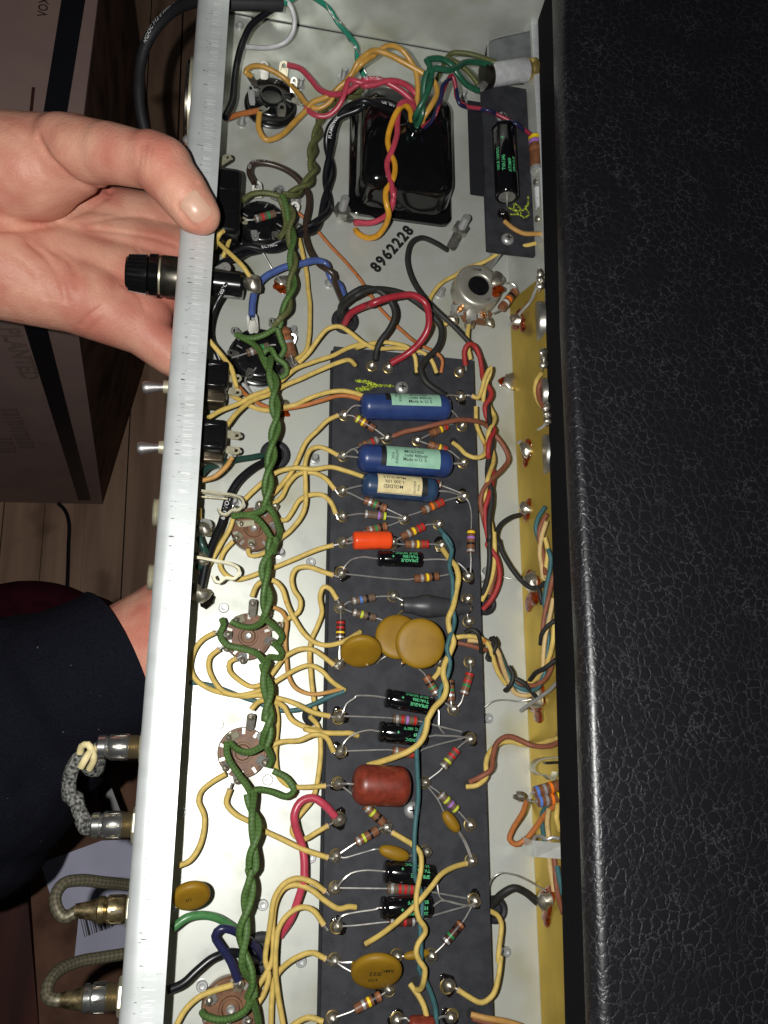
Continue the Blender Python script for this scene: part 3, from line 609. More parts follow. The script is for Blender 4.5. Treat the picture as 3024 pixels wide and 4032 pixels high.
hc_ = PX('B', 490, 1040, 22.1)
part('lead_hole', lathe([(4.6, 0), (4.6, .9), (3.8, 1.2), (3.2, .5), (.05, .3)], hc_, EZ, 24), 'gloss_black', tr)
# ================================================================= valve sockets
def lug(a, b, w=2.6, mat='tin', hole=.5, parent=None, za=8, zb=10): part('lug', eyelet(PX(*a, za), PX(*b, zb), w, .45, hole), mat, parent)
def octal(t, x, y, r, label, lugs, h=8.0):
    c = PX(t, x, y, h); c[2] = 0
    s = thing('valve_socket', label, 'socket', c, 'black octal valve sockets')
    part('base_ring', lathe([(r*1.05, .1), (r*1.06, 1.6), (r*.98, 2.4), (r*.9, 2.5)], c, EZ, 36), 'bakelite', s)
    part('body', lathe([(r*.97, 2.45), (r*.97, 6.4), (r*.9, h-.4), (r*.82, h), (r*.48, h), (r*.46, h+.9), (r*.40, h+.9), (r*.37, h-.6), (r*.2, h-.8), (.05, h-.8)], c, EZ, 36), 'bakelite', s)
    for k in range(8):
        a = k*math.pi/4+.3; d = np.array([math.cos(a), math.sin(a), 0]); q = np.array([-d[1], d[0], 0])
        part('rib', obox(c+d*r*.7+EZ*(h+.02), d*r*.17, q*.35, EZ*.35), 'bakelite', s)
        e = c+d*r*.62+EZ*(h+.03); 
        if k % 2: part('contact_slot', obox(c+d*r*.66+q*r*.2+EZ*(h+.1), d*1.3, q*.25, EZ*.12), 'steel', s)
    for a, b, w, m in lugs: part('lug', eyelet(PX(t, *a), PX(t, *b), w, .5, .5), m, s)
    return s
s1 = octal('A', 768, 780, 12.2, 'black octal socket nearest the far end, ringed by upright bare lugs and yellow wires',
      [((705, 650, 8), (706, 492, 13), 4.2, 'oldsteel'), ((858, 650, 8), (870, 492, 13), 4.4, 'palebrass'), ((940, 760, 8), (952, 625, 13), 3.2, 'oldsteel'), ((930, 815, 9), (1045, 848, 11), 3.6, 'oldsteel'),
       ((845, 950, 8), (852, 835, 14), 4.2, 'oldsteel'), ((715, 880, 9), (655, 915, 10), 3.2, 'oldsteel'), ((610, 860, 8), (592, 690, 12), 3.0, 'steel'), ((640, 700, 8), (570, 600, 12), 3.2, 'oldsteel')])
s2 = octal('C', 690, 345, 11.6, 'black octal socket behind the thumb with a small brown resistor across its face',
      [((655, 165, 8), (642, 20, 12), 4.6, 'oldsteel'), ((570, 360, 9), (498, 335, 10), 3.4, 'palebrass'), ((930, 290, 8), (978, 195, 11), 4.6, 'oldsteel'), ((795, 440, 9), (805, 520, 10), 3.6, 'oldsteel'),
       ((620, 430, 9), (640, 515, 10), 3.2, 'steel'), ((930, 400, 8), (1010, 392, 9), 3.2, 'oldsteel'), ((780, 180, 8), (830, 75, 10), 4.2, 'oldsteel'), ((540, 240, 9), (490, 180, 10), 3, 'oldsteel')])
s3 = octal('C', 665, 1425, 12.8, 'black octal socket beside the board corner with a fat brown resistor at its right',
      [((620, 1270, 8), (600, 1095, 13), 4.8, 'oldsteel'), ((520, 1310, 8), (440, 1225, 12), 3.6, 'steel'), ((500, 1450, 8), (402, 1420, 10), 3.2, 'oldsteel'), ((600, 1560, 9), (575, 1635, 10), 3.4, 'oldsteel'),
       ((880, 1480, 8), (985, 1540, 10), 4.2, 'oldsteel'), ((900, 1400, 8), (950, 1270, 11), 3.8, 'steel'), ((860, 1560, 8), (880, 1640, 9), 3.0, 'oldsteel'), ((770, 1220, 8), (770, 1140, 11), 3, 'oldsteel')])
def noval(t, x, y, r, label, lugs, nums='123456789', screw=True, a0=0.0, cut=False):
    c = PX(t, x, y, 6.5); c[2] = 0
    s = thing('valve_socket', label, 'socket', c, 'brown phenolic valve sockets')
    part('body', lathe([(r*.96, .4), (r, 1.2), (r, 5.2), (r*.97, 6.0), (r*.9, 6.0), (r*.88, 5.6), (r*.42, 5.6), (r*.40, 6.6), (r*.32, 6.6), (r*.28, 5.2), (.05, 5.0)], c, EZ, 40), 'phenolic', s)
    for k in range(9):
        a = math.radians(a0+k*36); d = np.array([math.cos(a), math.sin(a), 0]); q = np.array([-d[1], d[0], 0])
        part('rib', obox(c+d*r*.78+q*r*.10+EZ*5.65, d*r*.10, q*.28, EZ*.3), 'phenolic', s); part('rib', obox(c+d*r*.78-q*r*.10+EZ*5.65, d*r*.10, q*.28, EZ*.3), 'phenolic', s)
        b = a+math.radians(18); d2 = np.array([math.cos(b), math.sin(b), 0]); q2 = np.array([-d2[1], d2[0], 0])
        part('raised_number', text_flat(nums[k], 2.7, c+d2*r*.62+EZ*5.75, -q2, d2), 'phenolic_print', s, smooth=False)
        part('contact', obox(c+d2*r*.84+EZ*5.9, d2*1.1, q2*.55, EZ*.4), 'oldsteel', s)
    part('centre_pin', lathe([(r*.16, 5.0), (r*.16, 7.0), (r*.11, 7.3), (r*.10, 6.2), (.05, 6.1)], c, EZ, 16), 'tin', s)
    for a, b, w, m in lugs:
        l = part('lug', eyelet(PX(t, *a), PX(t, *b), w, .45, .35), m, s)
        part('solder_joint', blob(PX(t, *b)*.75+PX(t, *a)*.25+EZ*.2, w*.42, 1.0, 10, 5, .3), 'solder', l)
    return s
noval('E', 622, 1408, 9.3, 'brown phenolic socket highest in the picture, beside the upper wire clip', [((655, 1260, 6), (668, 1195, 11), 3.0, 'tin'), ((770, 1275, 6), (805, 1210, 11), 3.2, 'palebrass'), ((625, 1365, 8), (485, 1380, 8.6), 2.6, 'palebrass'), ((520, 1460, 7), (465, 1500, 9), 2.8, 'palebrass'), ((600, 1500, 7), (600, 1560, 9), 2.8, 'palebrass'), ((770, 1380, 7), (830, 1420, 10), 2.8, 'tin'), ((520, 1270, 6), (450, 1240, 10), 2.8, 'tin')], nums='458931742')
noval('G', 575, 838, 9.4, 'brown phenolic socket with centre screw, ringed by the looped green wires', [((606, 680, 7), (614, 535, 14), 3.2, 'tin'), ((540, 690, 7), (455, 715, 9), 3.2, 'palebrass'), ((400, 850, 6), (420, 815, 11), 3.4, 'steel'), ((430, 930, 7), (385, 955, 9), 2.8, 'tin'), ((530, 980, 7), (530, 1060, 9), 3.2, 'steel'), ((740, 770, 7), (865, 745, 11), 3.0, 'palebrass'), ((715, 860, 7), (800, 905, 11), 3.2, 'tin'), ((700, 690, 7), (760, 650, 10), 2.8, 'steel')], nums='678912345')
noval('I', 738, 545, 9.6, 'brown phenolic socket with raised 6 and 7, below the blue-green wire', [((795, 360, 7), (808, 225, 14), 3.2, 'tin'), ((700, 390, 7), (600, 435, 9), 3.0, 'palebrass'), ((610, 630, 6), (590, 690, 9), 3.2, 'steel'), ((685, 710, 7), (697, 805, 9), 3.0, 'tin'), ((860, 590, 7), (945, 645, 11), 3.6, 'steel'), ((860, 430, 7), (945, 370, 9), 3.2, 'steel')], nums='567891234')
noval('K', 640, 1400, 10.4, 'brown phenolic socket cut by the bottom edge, navy lead on its lug', [((690, 1250, 7), (718, 1165, 12), 3.6, 'palebrass'), ((520, 1290, 7), (445, 1345, 9), 3.4, 'tin'), ((740, 1480, 7), (800, 1500, 9), 3.0, 'tin'), ((600, 1500, 7), (620, 1530, 8), 3, 'tin')], nums='345678912')
# ================================================================= resistors
NR = 0
def R(label, body, bands, la=None, lb=None, mat='resbrown', r=1.75, z=13.0, pos=None, name='resistor', cat='resistor', group='carbon resistors on the board', zl=12.6):
    """body: two pixels; la / lb: pixels the leads run on to from each end; bands: colour letters from the first end"""
    a, b = parse(body, z); d = unit(b-a); l = np.linalg.norm(b-a); c = (a+b)/2
    t = thing(name, label, cat, c-EZ*r, group)
    part('body', lathe([(.3, 0), (r*.82, .02), (r*.97, .22), (r, .55), (r, l-.55), (r*.97, l-.22), (r*.82, l-.02), (.3, l)], a, d, 18), mat, t)
    pos = pos or {3: (.16, .42, .66), 4: (.12, .34, .56, .82), 2: (.3, .6), 5: (.08, .27, .46, .65, .88)}[len(bands)]
    for k, p in zip(bands, pos):
        if k == '-': continue
        w = l*.105; part('colour_band', lathe([(r*.97, 0), (r+.04, .04), (r+.04, w-.04), (r*.97, w)], a+d*(l*p-w/2), d, 18), BAND[k], t)
    for e, o, ld in ((a, -d, la), (b, d, lb)):
        if ld is None: continue
        p = parse(ld, (z, z, zl)) if isinstance(ld, str) else ld
        if len(p) == 1: p[0][2] = zl
        part('lead', tube(np.vstack([[e-o*.3, e+o*1.2], p]), .36, 7), 'tin', t)
    return t
R('brown resistor with yellow and black bands, slanting down right under the topmost blue capacitor', 'E 1445,502 F 158,603', 'lyk', 'E 1362,484', 'F 258,672')
R('brown resistor half hidden under the topmost blue capacitor right end, pointing up right', 'F 605,643 752,572', 'nyr', 'F 508,690', 'F 800,555', pos=(.2, .58, .85))
R('brown resistor half hidden by the middle blue capacitor, pointing down right', 'F 592,722 752,775', 'nyr', 'F 508,690', 'F 850,840', pos=(.2, .58, .85))
R('grey-brown resistor mostly hidden above the middle blue capacitor left end', 'E 1475,748 F 188,684', 'nrs', 'E 1352,818', 'F 258,672', mat='resgrey', z=12.2, pos=(.3, .66, .85))
R('brown resistor with white end band behind the lowest blue capacitor right end', 'F 600,1030 700,1062', 'rs', None, 'F 870,1130', z=12.2, pos=(.6, .85))
R('brown resistor banded silver, green and black just under the lowest blue capacitor', 'F 68,1178 252,1252', 'sgkn', 'E 1420,1130 1348,1103', 'F 395,1315', pos=(.26, .48, .68, .9))
R('grey-brown resistor banded silver, purple and lime, lying level above the orange capacitor', 'F 66,1293 250,1312', 'spl', 'E 1350,1310', 'F 380,1328', mat='resgrey', pos=(.1, .66, .92))
R('brown resistor banded silver, green and black, touching the top of the orange capacitor', 'F 85,1432 255,1392', 'sgkn', 'E 1352,1520', 'F 385,1345', pos=(.2, .46, .7, .9))
R('brown resistor banded silver, orange and dark red, rising right below the lowest blue capacitor', 'F 540,1270 718,1192', 'sorr', 'F 415,1310', 'F 870,1148', pos=(.22, .45, .72, .9))
R('brown resistor banded silver, yellow and red, rising right beside the orange capacitor', 'F 374,1483 560,1392', 'syrr', 'F 305,1525', 'F 600,1378 665,1378', pos=(.3, .52, .75, .92))
R('brown resistor banded silver, yellow and red, lying level right of the orange capacitor', 'F 403,1541 594,1540', 'syrr', 'F 305,1530', 'F 690,1545', pos=(.3, .53, .76, .93))
R('brown resistor standing upright at the board right edge, banded yellow, purple and black', 'F 945,1424 H 940,158', 'ypks', 'F 945,1280 920,1185 885,1155', 'H 942,200 938,330', pos=(.12, .36, .62, .92))
R('brown resistor banded silver, yellow and black, lying level under the first black electrolytic', 'H 478,372 678,349', 'syk', 'H 440,378 200,362 0,340 G 1338,330', 'H 770,333 830,320', pos=(.3, .52, .74))
R('grey-brown resistor banded silver, blue and black, left of the grey heat-shrink sleeve', 'G 1415,557 H 158,520', 'sbk', 'G 1340,600', 'H 300,512', mat='resgrey', r=1.6, pos=(.12, .4, .66))
R('grey-brown resistor banded silver, lime and black, pointing down right at the big disc capacitor', 'G 1424,642 H 166,692', 'slk', 'G 1340,605', 'H 245,720', mat='resgrey', r=1.6, pos=(.1, .4, .68))
R('dark red resistor standing upright above the smallest disc capacitor, yellow and silver bands', 'G 1331,708 1325,868', 'rrys', 'G 1330,610', 'G 1320,960 1322,1055', pos=(.15, .4, .64, .88), mat='resdark')
R('tan resistor banded black, green and silver, leaning down right below the front disc capacitor', 'H 572,1163 664,1315', 'nkgs', 'H 510,1098', 'H 715,1370 790,1425', pos=(.14, .38, .62, .86))
R('brown resistor banded black, green and silver, half covered by the twisted wires', 'H 768,1195 780,1372', 'kgs', None, 'H 795,1425', pos=(.2, .48, .72))
R('brown resistor banded red, green and silver, standing upright between two solder domes', 'H 935,1138 882,1318', 'rrgs', 'H 937,1060', 'H 862,1380 825,1425', pos=(.1, .4, .6, .9))
R('grey-brown resistor banded red and purple, level between two black electrolytics', 'H 303,1510 505,1533', 'srpr', 'H 0,1495 G 1330,1492', 'H 700,1580 870,1620', mat='resgrey', pos=(.16, .38, .57, .88))
R('brown resistor with red band, crossed by yellow wire above the maroon capacitor', 'J 510,528 690,558', 'srr', 'J 100,535', 'J 740,530 1110,420', pos=(.15, .6, .85))
R('grey-brown resistor banded red, lime and silver, rising right to the dark solder spot', 'J 1040,515 915,672', 'rrls', 'J 1130,440', 'J 785,780', mat='resgrey', pos=(.12, .38, .66, .92))
R('grey-brown resistor banded silver, yellow and purple, slanting down right beside the oval capacitor', 'J 893,878 1040,1020', 'slpl', 'J 785,800', 'J 1140,1128', mat='resgrey', pos=(.1, .38, .62, .88))
R('brown resistor banded white, yellow and black, coming out below the maroon capacitor', 'J 285,980 442,1128', 'slk', 'J 180,885 80,810', 'J 462,1150', pos=(.14, .38, .68))
R('brown resistor banded white, yellow and black, rising right to the dome below the maroon capacitor', 'J 210,1283 392,1176', 'slk', 'J 60,1385', 'J 455,1150', pos=(.12, .36, .66))
R('grey-brown resistor banded silver with three red bands, between the two lowest electrolytics', 'L 463,412 690,416', 'srrr', 'L 50,408', 'L 820,438 1160,500', mat='resgrey', r=2.0, pos=(.16, .44, .64, .86))
R('brown resistor with single red band, tucked under the lowest electrolytic', 'L 475,685 692,678', 'srs', 'L 170,716 65,718', 'L 820,640 1165,540', mat='resdark', pos=(.12, .6, .92), z=12.4)
R('dark brown resistor banded black, green and silver, rising right near the board lower right', 'L 1078,688 935,858', 'nkgs', 'L 1175,530', 'L 840,955', mat='resdark', pos=(.12, .36, .66, .9), r=1.7)
R('brown resistor banded silver and yellow, below the flat marked disc near the bottom edge', 'L 198,1402 414,1284', 'sykn', 'L 30,1470', 'L 470,1240', pos=(.34, .54, .74, .92))
R('brown resistor banded silver, red and green, lying across the black socket behind the thumb', 'C 628,338 797,290', 'srg', 'C 555,345', 'C 838,288', z=12.5, pos=(.08, .36, .64), mat='resgrey', group='resistors on sockets')
R('small brown resistor with red and green bands on the black socket beside the board corner', 'C 563,1432 745,1372', 'srg', 'C 440,1470', 'C 800,1365', z=12.5, pos=(.2, .45, .7), mat='resgrey', group='resistors on sockets')
R('fat brown power resistor standing at the right of the black socket by the board corner', 'C 862,1235 925,1455', 'nns', 'C 820,1205 C 770,1150', 'C 940,1520', z=12.5, r=2.7, pos=(.2, .42, .55), group='resistors on sockets')
R('brown resistor banded black, orange and white, hanging on the round metal control', 'D 1305,925 1185,1070', 'nkow', 'D 1310,890 1260,855 1215,860', 'D 1120,1110', z=14, r=2.0, pos=(.08, .3, .5, .68), group='resistors off the board', zl=14)
R('fat brown power resistor with yellow band half under the metal lip, top right', 'B 1462,1115 1478,1395', 'ypns', 'B 1440,1095 1390,1080', 'B 1500,1440', z=25, r=3.1, pos=(.08, .2, .42, .97), group='resistors off the board', zl=24)
R('upper of two resistors with blue, grey and orange bands beside the wire clip at right', 'O 592,430 800,372', 'beo-', 'O 555,475 535,490', None, z=20, r=2.3, pos=(.09, .36, .6, .9), group='resistors off the board', zl=18)
R('lower of two resistors with blue, grey and orange bands beside the wire clip at right', 'O 616,500 815,470', 'beoy', 'O 580,500 545,495', None, z=20, r=2.3, pos=(.09, .33, .55, .8), group='resistors off the board', zl=18)
# ================================================================= capacitors
def capbody(a, b, r, er): 
    d = unit(b-a); l = np.linalg.norm(b-a); pr = []
    for t in np.linspace(0, math.pi/2, 8): pr.append((max(.3, r-er+er*math.sin(t)), er*(1-math.cos(t))))
    for t in np.linspace(math.pi/2, 0, 8): pr.append((max(.3, r-er+er*math.sin(t)), l-er*(1-math.cos(t))))
    pr = [(.25, 0)]+pr+[(.25, l)]; return lathe(pr, a, d, 32)
def axes(a, b):
    c = (a+b)/2; ax = unit(b-a); n = unit(CAMP-c); n = unit(n-ax*np.dot(n, ax)); return c, ax, n, np.cross(n, ax)
def patch(c, ax, n, up, r, x0, x1, p0, p1, k=12):
    V = []
    for i in range(k+1):
        p = math.radians(p0+(p1-p0)*i/k)
        for x in (x0, x1): V.append(c+ax*x+(r)*(math.cos(p)*n+math.sin(p)*up))
    return np.array(V), [(2*i, 2*i+1, 2*i+3, 2*i+2) for i in range(k)], None
def wrap(t, txt, size, c, ax, n, up, r, x, deg, flip=1, mat='inkblack', sx=1.0, rot=False):
    if rot:
        V, F = text_geo(txt, size); ph = math.radians(deg)-V[:, 0]/r*flip; g = (c+ax*x+V[:, 1:2]*ax*flip+r*(np.cos(ph)[:, None]*n+np.sin(ph)[:, None]*up), F, None)
    else: g = text_cyl(txt, size, c+ax*x, ax*flip, up*flip, n, r, math.radians(deg)*flip, sx)
    part('lettering', g, mat, t, smooth=False)
def film(label, axis, r, z, mat, la, lb, lab_, dark, txts, er=None, group='blue moulded capacitors', labmat='mint'):
    a, b = parse(axis, z); c, ax, n, up = axes(a, b); l = np.linalg.norm(b-a)
    t = thing('capacitor', label, 'capacitor', c-EZ*r, group)
    bo = part('body', capbody(a, b, r, er or r*.62), mat, t, angle=60)
    part('seam', tube([a+ax*(l*k/20)+(n*math.cos(math.radians(-28))+up*math.sin(math.radians(-28)))*(r+.02)*(1 if 2 <= k <= 18 else .86 if k in (1, 19) else .4) for k in range(21)], .13, 5, raw=True), mat, t)
    if lab_:
        part('paper_label', patch(c, ax, n, up, r+.06, *lab_), labmat, t)
        part('dark_band', patch(c, ax, n, up, r+.05, *dark), 'inkblack', t)
        for s, size, x, deg, flip, rot in txts: wrap(t, s, size, c, ax, n, up, r+.12, x, deg, flip, 'inkblack', 1.0, rot)
    for e, ld in ((a, la), (b, lb)):
        for q in ([ld] if isinstance(ld, str) else ld or []): part('lead', tube(np.vstack([[e+unit(c-e)*1.5], parse(q, (z, 13.5, 12.6))]), .42, 7), 'tin', t)
    return t
film('topmost blue moulded capacitor with mint green label, just below the round screw', 'F 38,412 768,432', 5.9, 16.2, 'capblue', ['E 1440,410 1362,484'], ['F 790,455 840,510 870,572', 'F 740,335 800,325 860,335'],
     (-7.5, 14.7, 8, 86), (-9.9, -7.6, 30, 92), [('Made in U. S.', 2.05, 5.5, 26, 1, False), ('.1mfd 400vdc', 2.0, 5.3, 44, 1, False), ('MOLDED', 2.0, 5.0, 63, 1, False), ('OUTSIDE', 1.5, -3.6, 52, 1, True), ('FOIL', 1.5, -5.2, 60, 1, True)])
film('middle blue moulded capacitor with full mint green label reading MOLDED', 'F 18,832 782,888', 6.1, 16.4, 'capblue', ['E 1352,818', 'E 1440,762 1352,818'], ['F 880,878'],
     (-9.3, 14.2, -24, 74), (-11.6, -9.4, -24, 74), [('Made in U. S.', 2.0, 3.0, 7, 1, False), ('.1mfd 400vdc', 2.0, 3.0, 23, 1, False), ('MOLDED', 2.1, 2.6, 41, 1, False), ('OUTSIDE', 1.6, -5.0, 18, 1, True), ('FOIL', 1.6, -6.8, 18, 1, True)])
film('lowest blue moulded capacitor, grey-blue with upside-down cream label', 'F 50,1052 668,1106', 5.3, 15.6, 'capsteelblue', ['E 1400,1085 1348,1103'], ['F 760,1112 885,1150'],
     (-10.6, 8.6, -32, 78), (8.7, 11.2, -32, 78), [('MOLDED', 2.1, -4.0, 4, -1, False), ('.1-200 10%', 2.0, -3.2, 27, -1, False), ('Made in U S', 2.0, -3.4, 50, -1, False), ('OUTSIDE', 1.4, 5.4, 8, -1, True), ('FOIL', 1.4, 7.0, 8, -1, True)], labmat='cream')
film('bright orange dipped capacitor with small black print', 'E 1430,1510 F 292,1508', 3.9, 14, 'caporange', ['E 1400,1500 1356,1515', 'E 1400,1535 1350,1525'], ['F 305,1525'], None, None, [], er=1.3, group='other capacitors')
_o = [o for o in bpy.data.objects if o.get('label', '').startswith('bright orange')][0]
_a, _b = parse('E 1430,1510 F 292,1508', 14); _c, _ax, _n, _up = axes(_a, _b); wrap(_o, '715P 200V', 1.5, _c, _ax, _n, _up, 3.96, 0.5, -62, 1)
film('maroon rubbery oblong capacitor, largest on the lower half of the board', 'J 186,805 645,825', 7.6, 18, 'capmaroon', ['J 130,800 75,800'], None, None, None, [], er=4.6, group='other capacitors')
film('dark red capacitor cut off by the bottom edge of the picture', 'L 640,1535 850,1535', 3.6, 14, 'capmaroon', ['L 620,1470 548,1485'], ['L 900,1462 985,1462'], None, None, [], er=1.8, group='other capacitors')
def lytic(label, axis, r, la, lb, txts, z=None, group='black electrolytic capacitors on the board', endmat='lytic'):
    z = z or ZB+r+.1; a, b = parse(axis, z); c, ax, n, up = axes(a, b); l = np.linalg.norm(b-a)
    t = thing('electrolytic_capacitor', label, 'capacitor', c-EZ*r, group)
    part('can', lathe([(.3, 0), (r*.6, .05), (r*.9, .25), (r, .8), (r, 1.6), (r*.90, 2.3), (r*.90, 2.7), (r, 3.4), (r, l-.7), (r*.93, l-.15), (r*.8, l), (r*.74, l-.25), (.3, l-.3)], a, ax, 30), 'lytic', t, angle=60)
    if endmat != 'lytic': part('end_disc', lathe([(r*.72, 0), (r*.72, .12), (.1, .14)], b-ax*.2, ax, 20), endmat, t)
    for s, size, x, deg in txts: wrap(t, s, size, c, ax, n, up, r+.06, x, deg, -1, 'inkgreen', .95)
    for e, o, ld in ((a, -ax, la), (b, ax, lb)):
        if ld: part('lead', tube(np.vstack([[e-o*.5, e+o*1.0], parse(ld, (z, z, 12.6))]), .40, 7), 'tin', t)
    return t
T3 = lambda s=1.85: [('SPRAGUE', s, 3.6, -6), ('TVA1306', s, 4.0, 23), ('+', s*1.2, -3.4, 23), ('25UF 50VDC', s, 2.5, 52)]
lytic('black electrolytic directly below the orange capacitor', 'H 178,205 538,216', 3.3, 'H 80,193 G 1500,195 1420,215 1365,270 1340,325', 'H 640,212 740,216 830,240 900,300 922,345', T3())
lytic('black electrolytic below the disc capacitors, tilted down right with green print', 'H 240,1342 625,1412', 3.8, 'H 120,1326 0,1330 G 1450,1340 1380,1390 1345,1470 G 1325,1500', 'H 675,1440 683,1580 725,1635', T3(1.85))
_b = lytic('black electrolytic just above the maroon capacitor, print reading 185 F', 'J 396,372 782,412', 4.1, 'J 340,362 240,378 150,425 105,480 90,535', 'J 860,405 915,408 1000,410 1130,425', [('01H9', 1.9, 5.6, 2), ('+', 2.2, -2.6, 8), ('85\u00b0C 185\u00b0F', 1.8, 3.6, 34), ('UF 50VDC', 1.8, 4.4, -28)])
lytic('second lowest black electrolytic, just below the small flat tan capacitor', 'L 437,272 842,310', 4.1, 'L 400,268 280,264 170,288 105,340 60,400', 'L 875,385 895,480 945,512', T3(1.85))
lytic('lowest black electrolytic, crossed by a long yellow wire', 'L 410,570 822,556', 4.0, 'L 380,578 200,608 90,640 55,710', 'L 900,512 960,515 1080,545 1180,560', [('85\u00b0C 185\u00b0F', 1.8, 4.0, 22), ('101H9', 1.8, 5.5, -8), ('+', 2.2, -2.2, -12), ('25UF 50VDC', 1.8, 3.0, -36)])
_k = lytic('large black electrolytic standing beside the lamp holder at top right, silver end disc', 'B 1205,1035 1236,1612', 5.6, 'B 1195,1000 1190,975', 'B 1238,1659 D 1222,300', [], z=28, group=None, endmat='tin')
_a, _b = parse('B 1205,1035 1236,1612', 28); _c, _ax, _n, _up = axes(_a, _b)
for s, size, x, deg in (('TVA1346', 2.3, 4.5, -6), ('+', 3, -9.5, -6), ('ATOM\u00ae', 2.2, 6.0, 24), ('100UF 100VDC', 2.1, 1.5, -34), ('SPRAGUE', 2.1, 5.0, 48)): wrap(_k, s, size, _c, _ax, _n, _up, 5.66, x, deg, -1, 'inkgreen', .95)
def disc(label, px, R_, z, n, leads, th=1.9, txt=None, sx=1.0, xd=None, ear=None, group='tan ceramic disc capacitors'):
    c = PX(*px, z); n = unit(n); a = unit(np.asarray(xd if xd is not None else EX)-n*np.dot(xd if xd is not None else EX, n)); b = np.cross(n, a)
    h_ = [(R_*.30, 1.0), (R_*.62, .97), (R_*.84, .88), (R_*.93, .72), (R_*.98, .45), (R_, .12)]
    pr = [(.05, -th)]+[(a_, -th*q_) for a_, q_ in h_]+[(a_, th*q_) for a_, q_ in h_[::-1]]+[(.05, th)]
    g = lathe(pr, np.zeros(3), EZ, 40); g = (g[0]*np.array([sx, 1, 1]), g[1], None); g = rot_to(g, c, a, b, n)
    t = thing('disc_capacitor', label, 'capacitor', c-EZ*min(R_, z-ZB), group)
    part('coating', g, 'ceramic', t, angle=60)
    for ld in leads:
        p = parse(ld, (z-2, z-3, 12.6)); d_ = unit(p[0]-c); s0 = c+unit(p[0]-c-n*np.dot(p[0]-c, n))*R_*.86; g0 = spline(np.vstack([s0, p[0]*.4+s0*.6, p[0]]))
        part('coated_leg', tube(g0, [1.5, 1.1, .6], 8), 'ceramic', t); part('lead', tube(p, .38, 7), 'tin', t)
    if txt:
        for s, size, dx, dy, ang in txt:
            x = a*math.cos(ang)+b*math.sin(ang); part('printed_mark', text_flat(s, size, c+n*(th*1.02)+a*dx+b*dy, x, np.cross(n, x)), 'inkblack', t, smooth=False)
    return t
disc('large tan disc capacitor lying partly behind the front disc', ('H', 345, 845), 9.2, 17.5, (-.12, .12, 1), ['H 255,1000 200,1035 180,1060'], xd=EX, sx=1.0)
disc('large tan disc capacitor in front, overlapping the one behind it', ('H', 528, 898), 10.0, 23, (-.08, -.10, 1), ['H 640,1045 672,1050', 'H 380,1060 372,1085'])
disc('smaller oval-looking tan disc capacitor at the left of the pair', ('H', 45, 962), 8.3, 18, (-.05, -.80, .66), ['G 1350,1030 1325,1060', 'G 1545,1070 1560,1085'])
disc('flat tan disc marked 022 near the bottom of the board', ('L', 378, 1085), 9.4, 17, (-.1, -.70, .72), ['L 185,1012 100,1015 40,1000', 'L 180,1095 100,1050 45,1010'], txt=[('022', 3.0, -.6, 1.2, math.pi), ('\u00b120', 2.4, -1.2, -2.4, math.pi), ('RMC', 2.2, 3.8, 2.8, math.pi)], xd=unit(PX('L', 560, 1040, 17)-PX('L', 200, 1120, 17)))
disc('brown disc capacitor poking out from under the folded flange, bottom left', ('K', 318, 470), 6.6, 22, (.1, -.70, .72), ['K 195,560 170,590'], xd=unit(PX('K', 430, 420, 22)-PX('K', 200, 520, 22)), txt=[('.01', 2.2, -1, .5, 0)])
def oval(label, axis, r, z, leads, mat='ceramic'):
    a, b = parse(axis, z); c = (a+b)/2; d = unit(b-a); l = np.linalg.norm(b-a); t = thing('ceramic_capacitor', label, 'capacitor', c-EZ*r, 'small tan ceramic capacitors')
    part('coating', lathe([(max(.35, r*math.sin(u)**.8), l*(1-math.cos(u))/2) for u in np.linspace(0, math.pi, 14)], a, d, 22), mat, t, angle=70)
    for q in leads: part('lead', tube(parse(q, (z, 13, 12.6)), .36, 7), 'tin', t)
oval('small tan oval capacitor slanting between two eyelets below the purple-banded resistor', 'J 925,1028 1048,1192', 2.4, 14.5, ['J 935,1042 880,930 785,810', 'J 1040,1185 1095,1280 1150,1415', 'J 1050,1180 1110,1280 1160,1410'])
oval('flat tan ceramic capacitor lying above the second lowest electrolytic', 'J 400,1332 645,1400', 2.6, 14.5, ['J 410,1335 370,1335 250,1368 105,1405 60,1390', 'J 640,1390 700,1385 780,1370'])
oval('small tan ceramic capacitor under the twisted wires near the bottom', 'L 600,968 812,932', 1.7, 13.5, ['L 605,965 555,962', 'L 808,935 830,950'])
# heat-shrink sleeve
a, b = parse('H 385,585 920,612', 14.2); t = thing('sleeved_component', 'lumpy component in dark grey heat-shrink sleeve between two eyelets', 'component', (a+b)/2-EZ*4)
part('sleeve', tube(np.array([a+(b-a)*k/24 for k in range(25)]), [3.1, 3.4, 3.5, 3.7, 4.3, 4.7, 4.9, 4.7, 4.4, 4.1, 3.9, 3.7, 3.6, 3.4, 3.0, 2.7, 2.5], 20, raw=True), 'shrink', t)
part('end_bead', blob(b+unit(b-a)*.3, 1.4, 1.2, n=unit(b-a)), 'solder', t); part('end_bead', blob(a-unit(b-a)*.2, 1.2, 1.1, n=unit(a-b)), 'solder', t)
part('lead', tube(parse('H 915,612 915,680 925,715', (14, 13.5, 12.6)), .36), 'tin', t); part('lead', tube(parse('H 385,548 340,525 310,512', (14, 13.5, 12.6)), .36), 'tin', t); part('lead', tube(parse('H 390,625 345,665', (14, 13.5, 12.6)), .3), 'goldbrass', t)
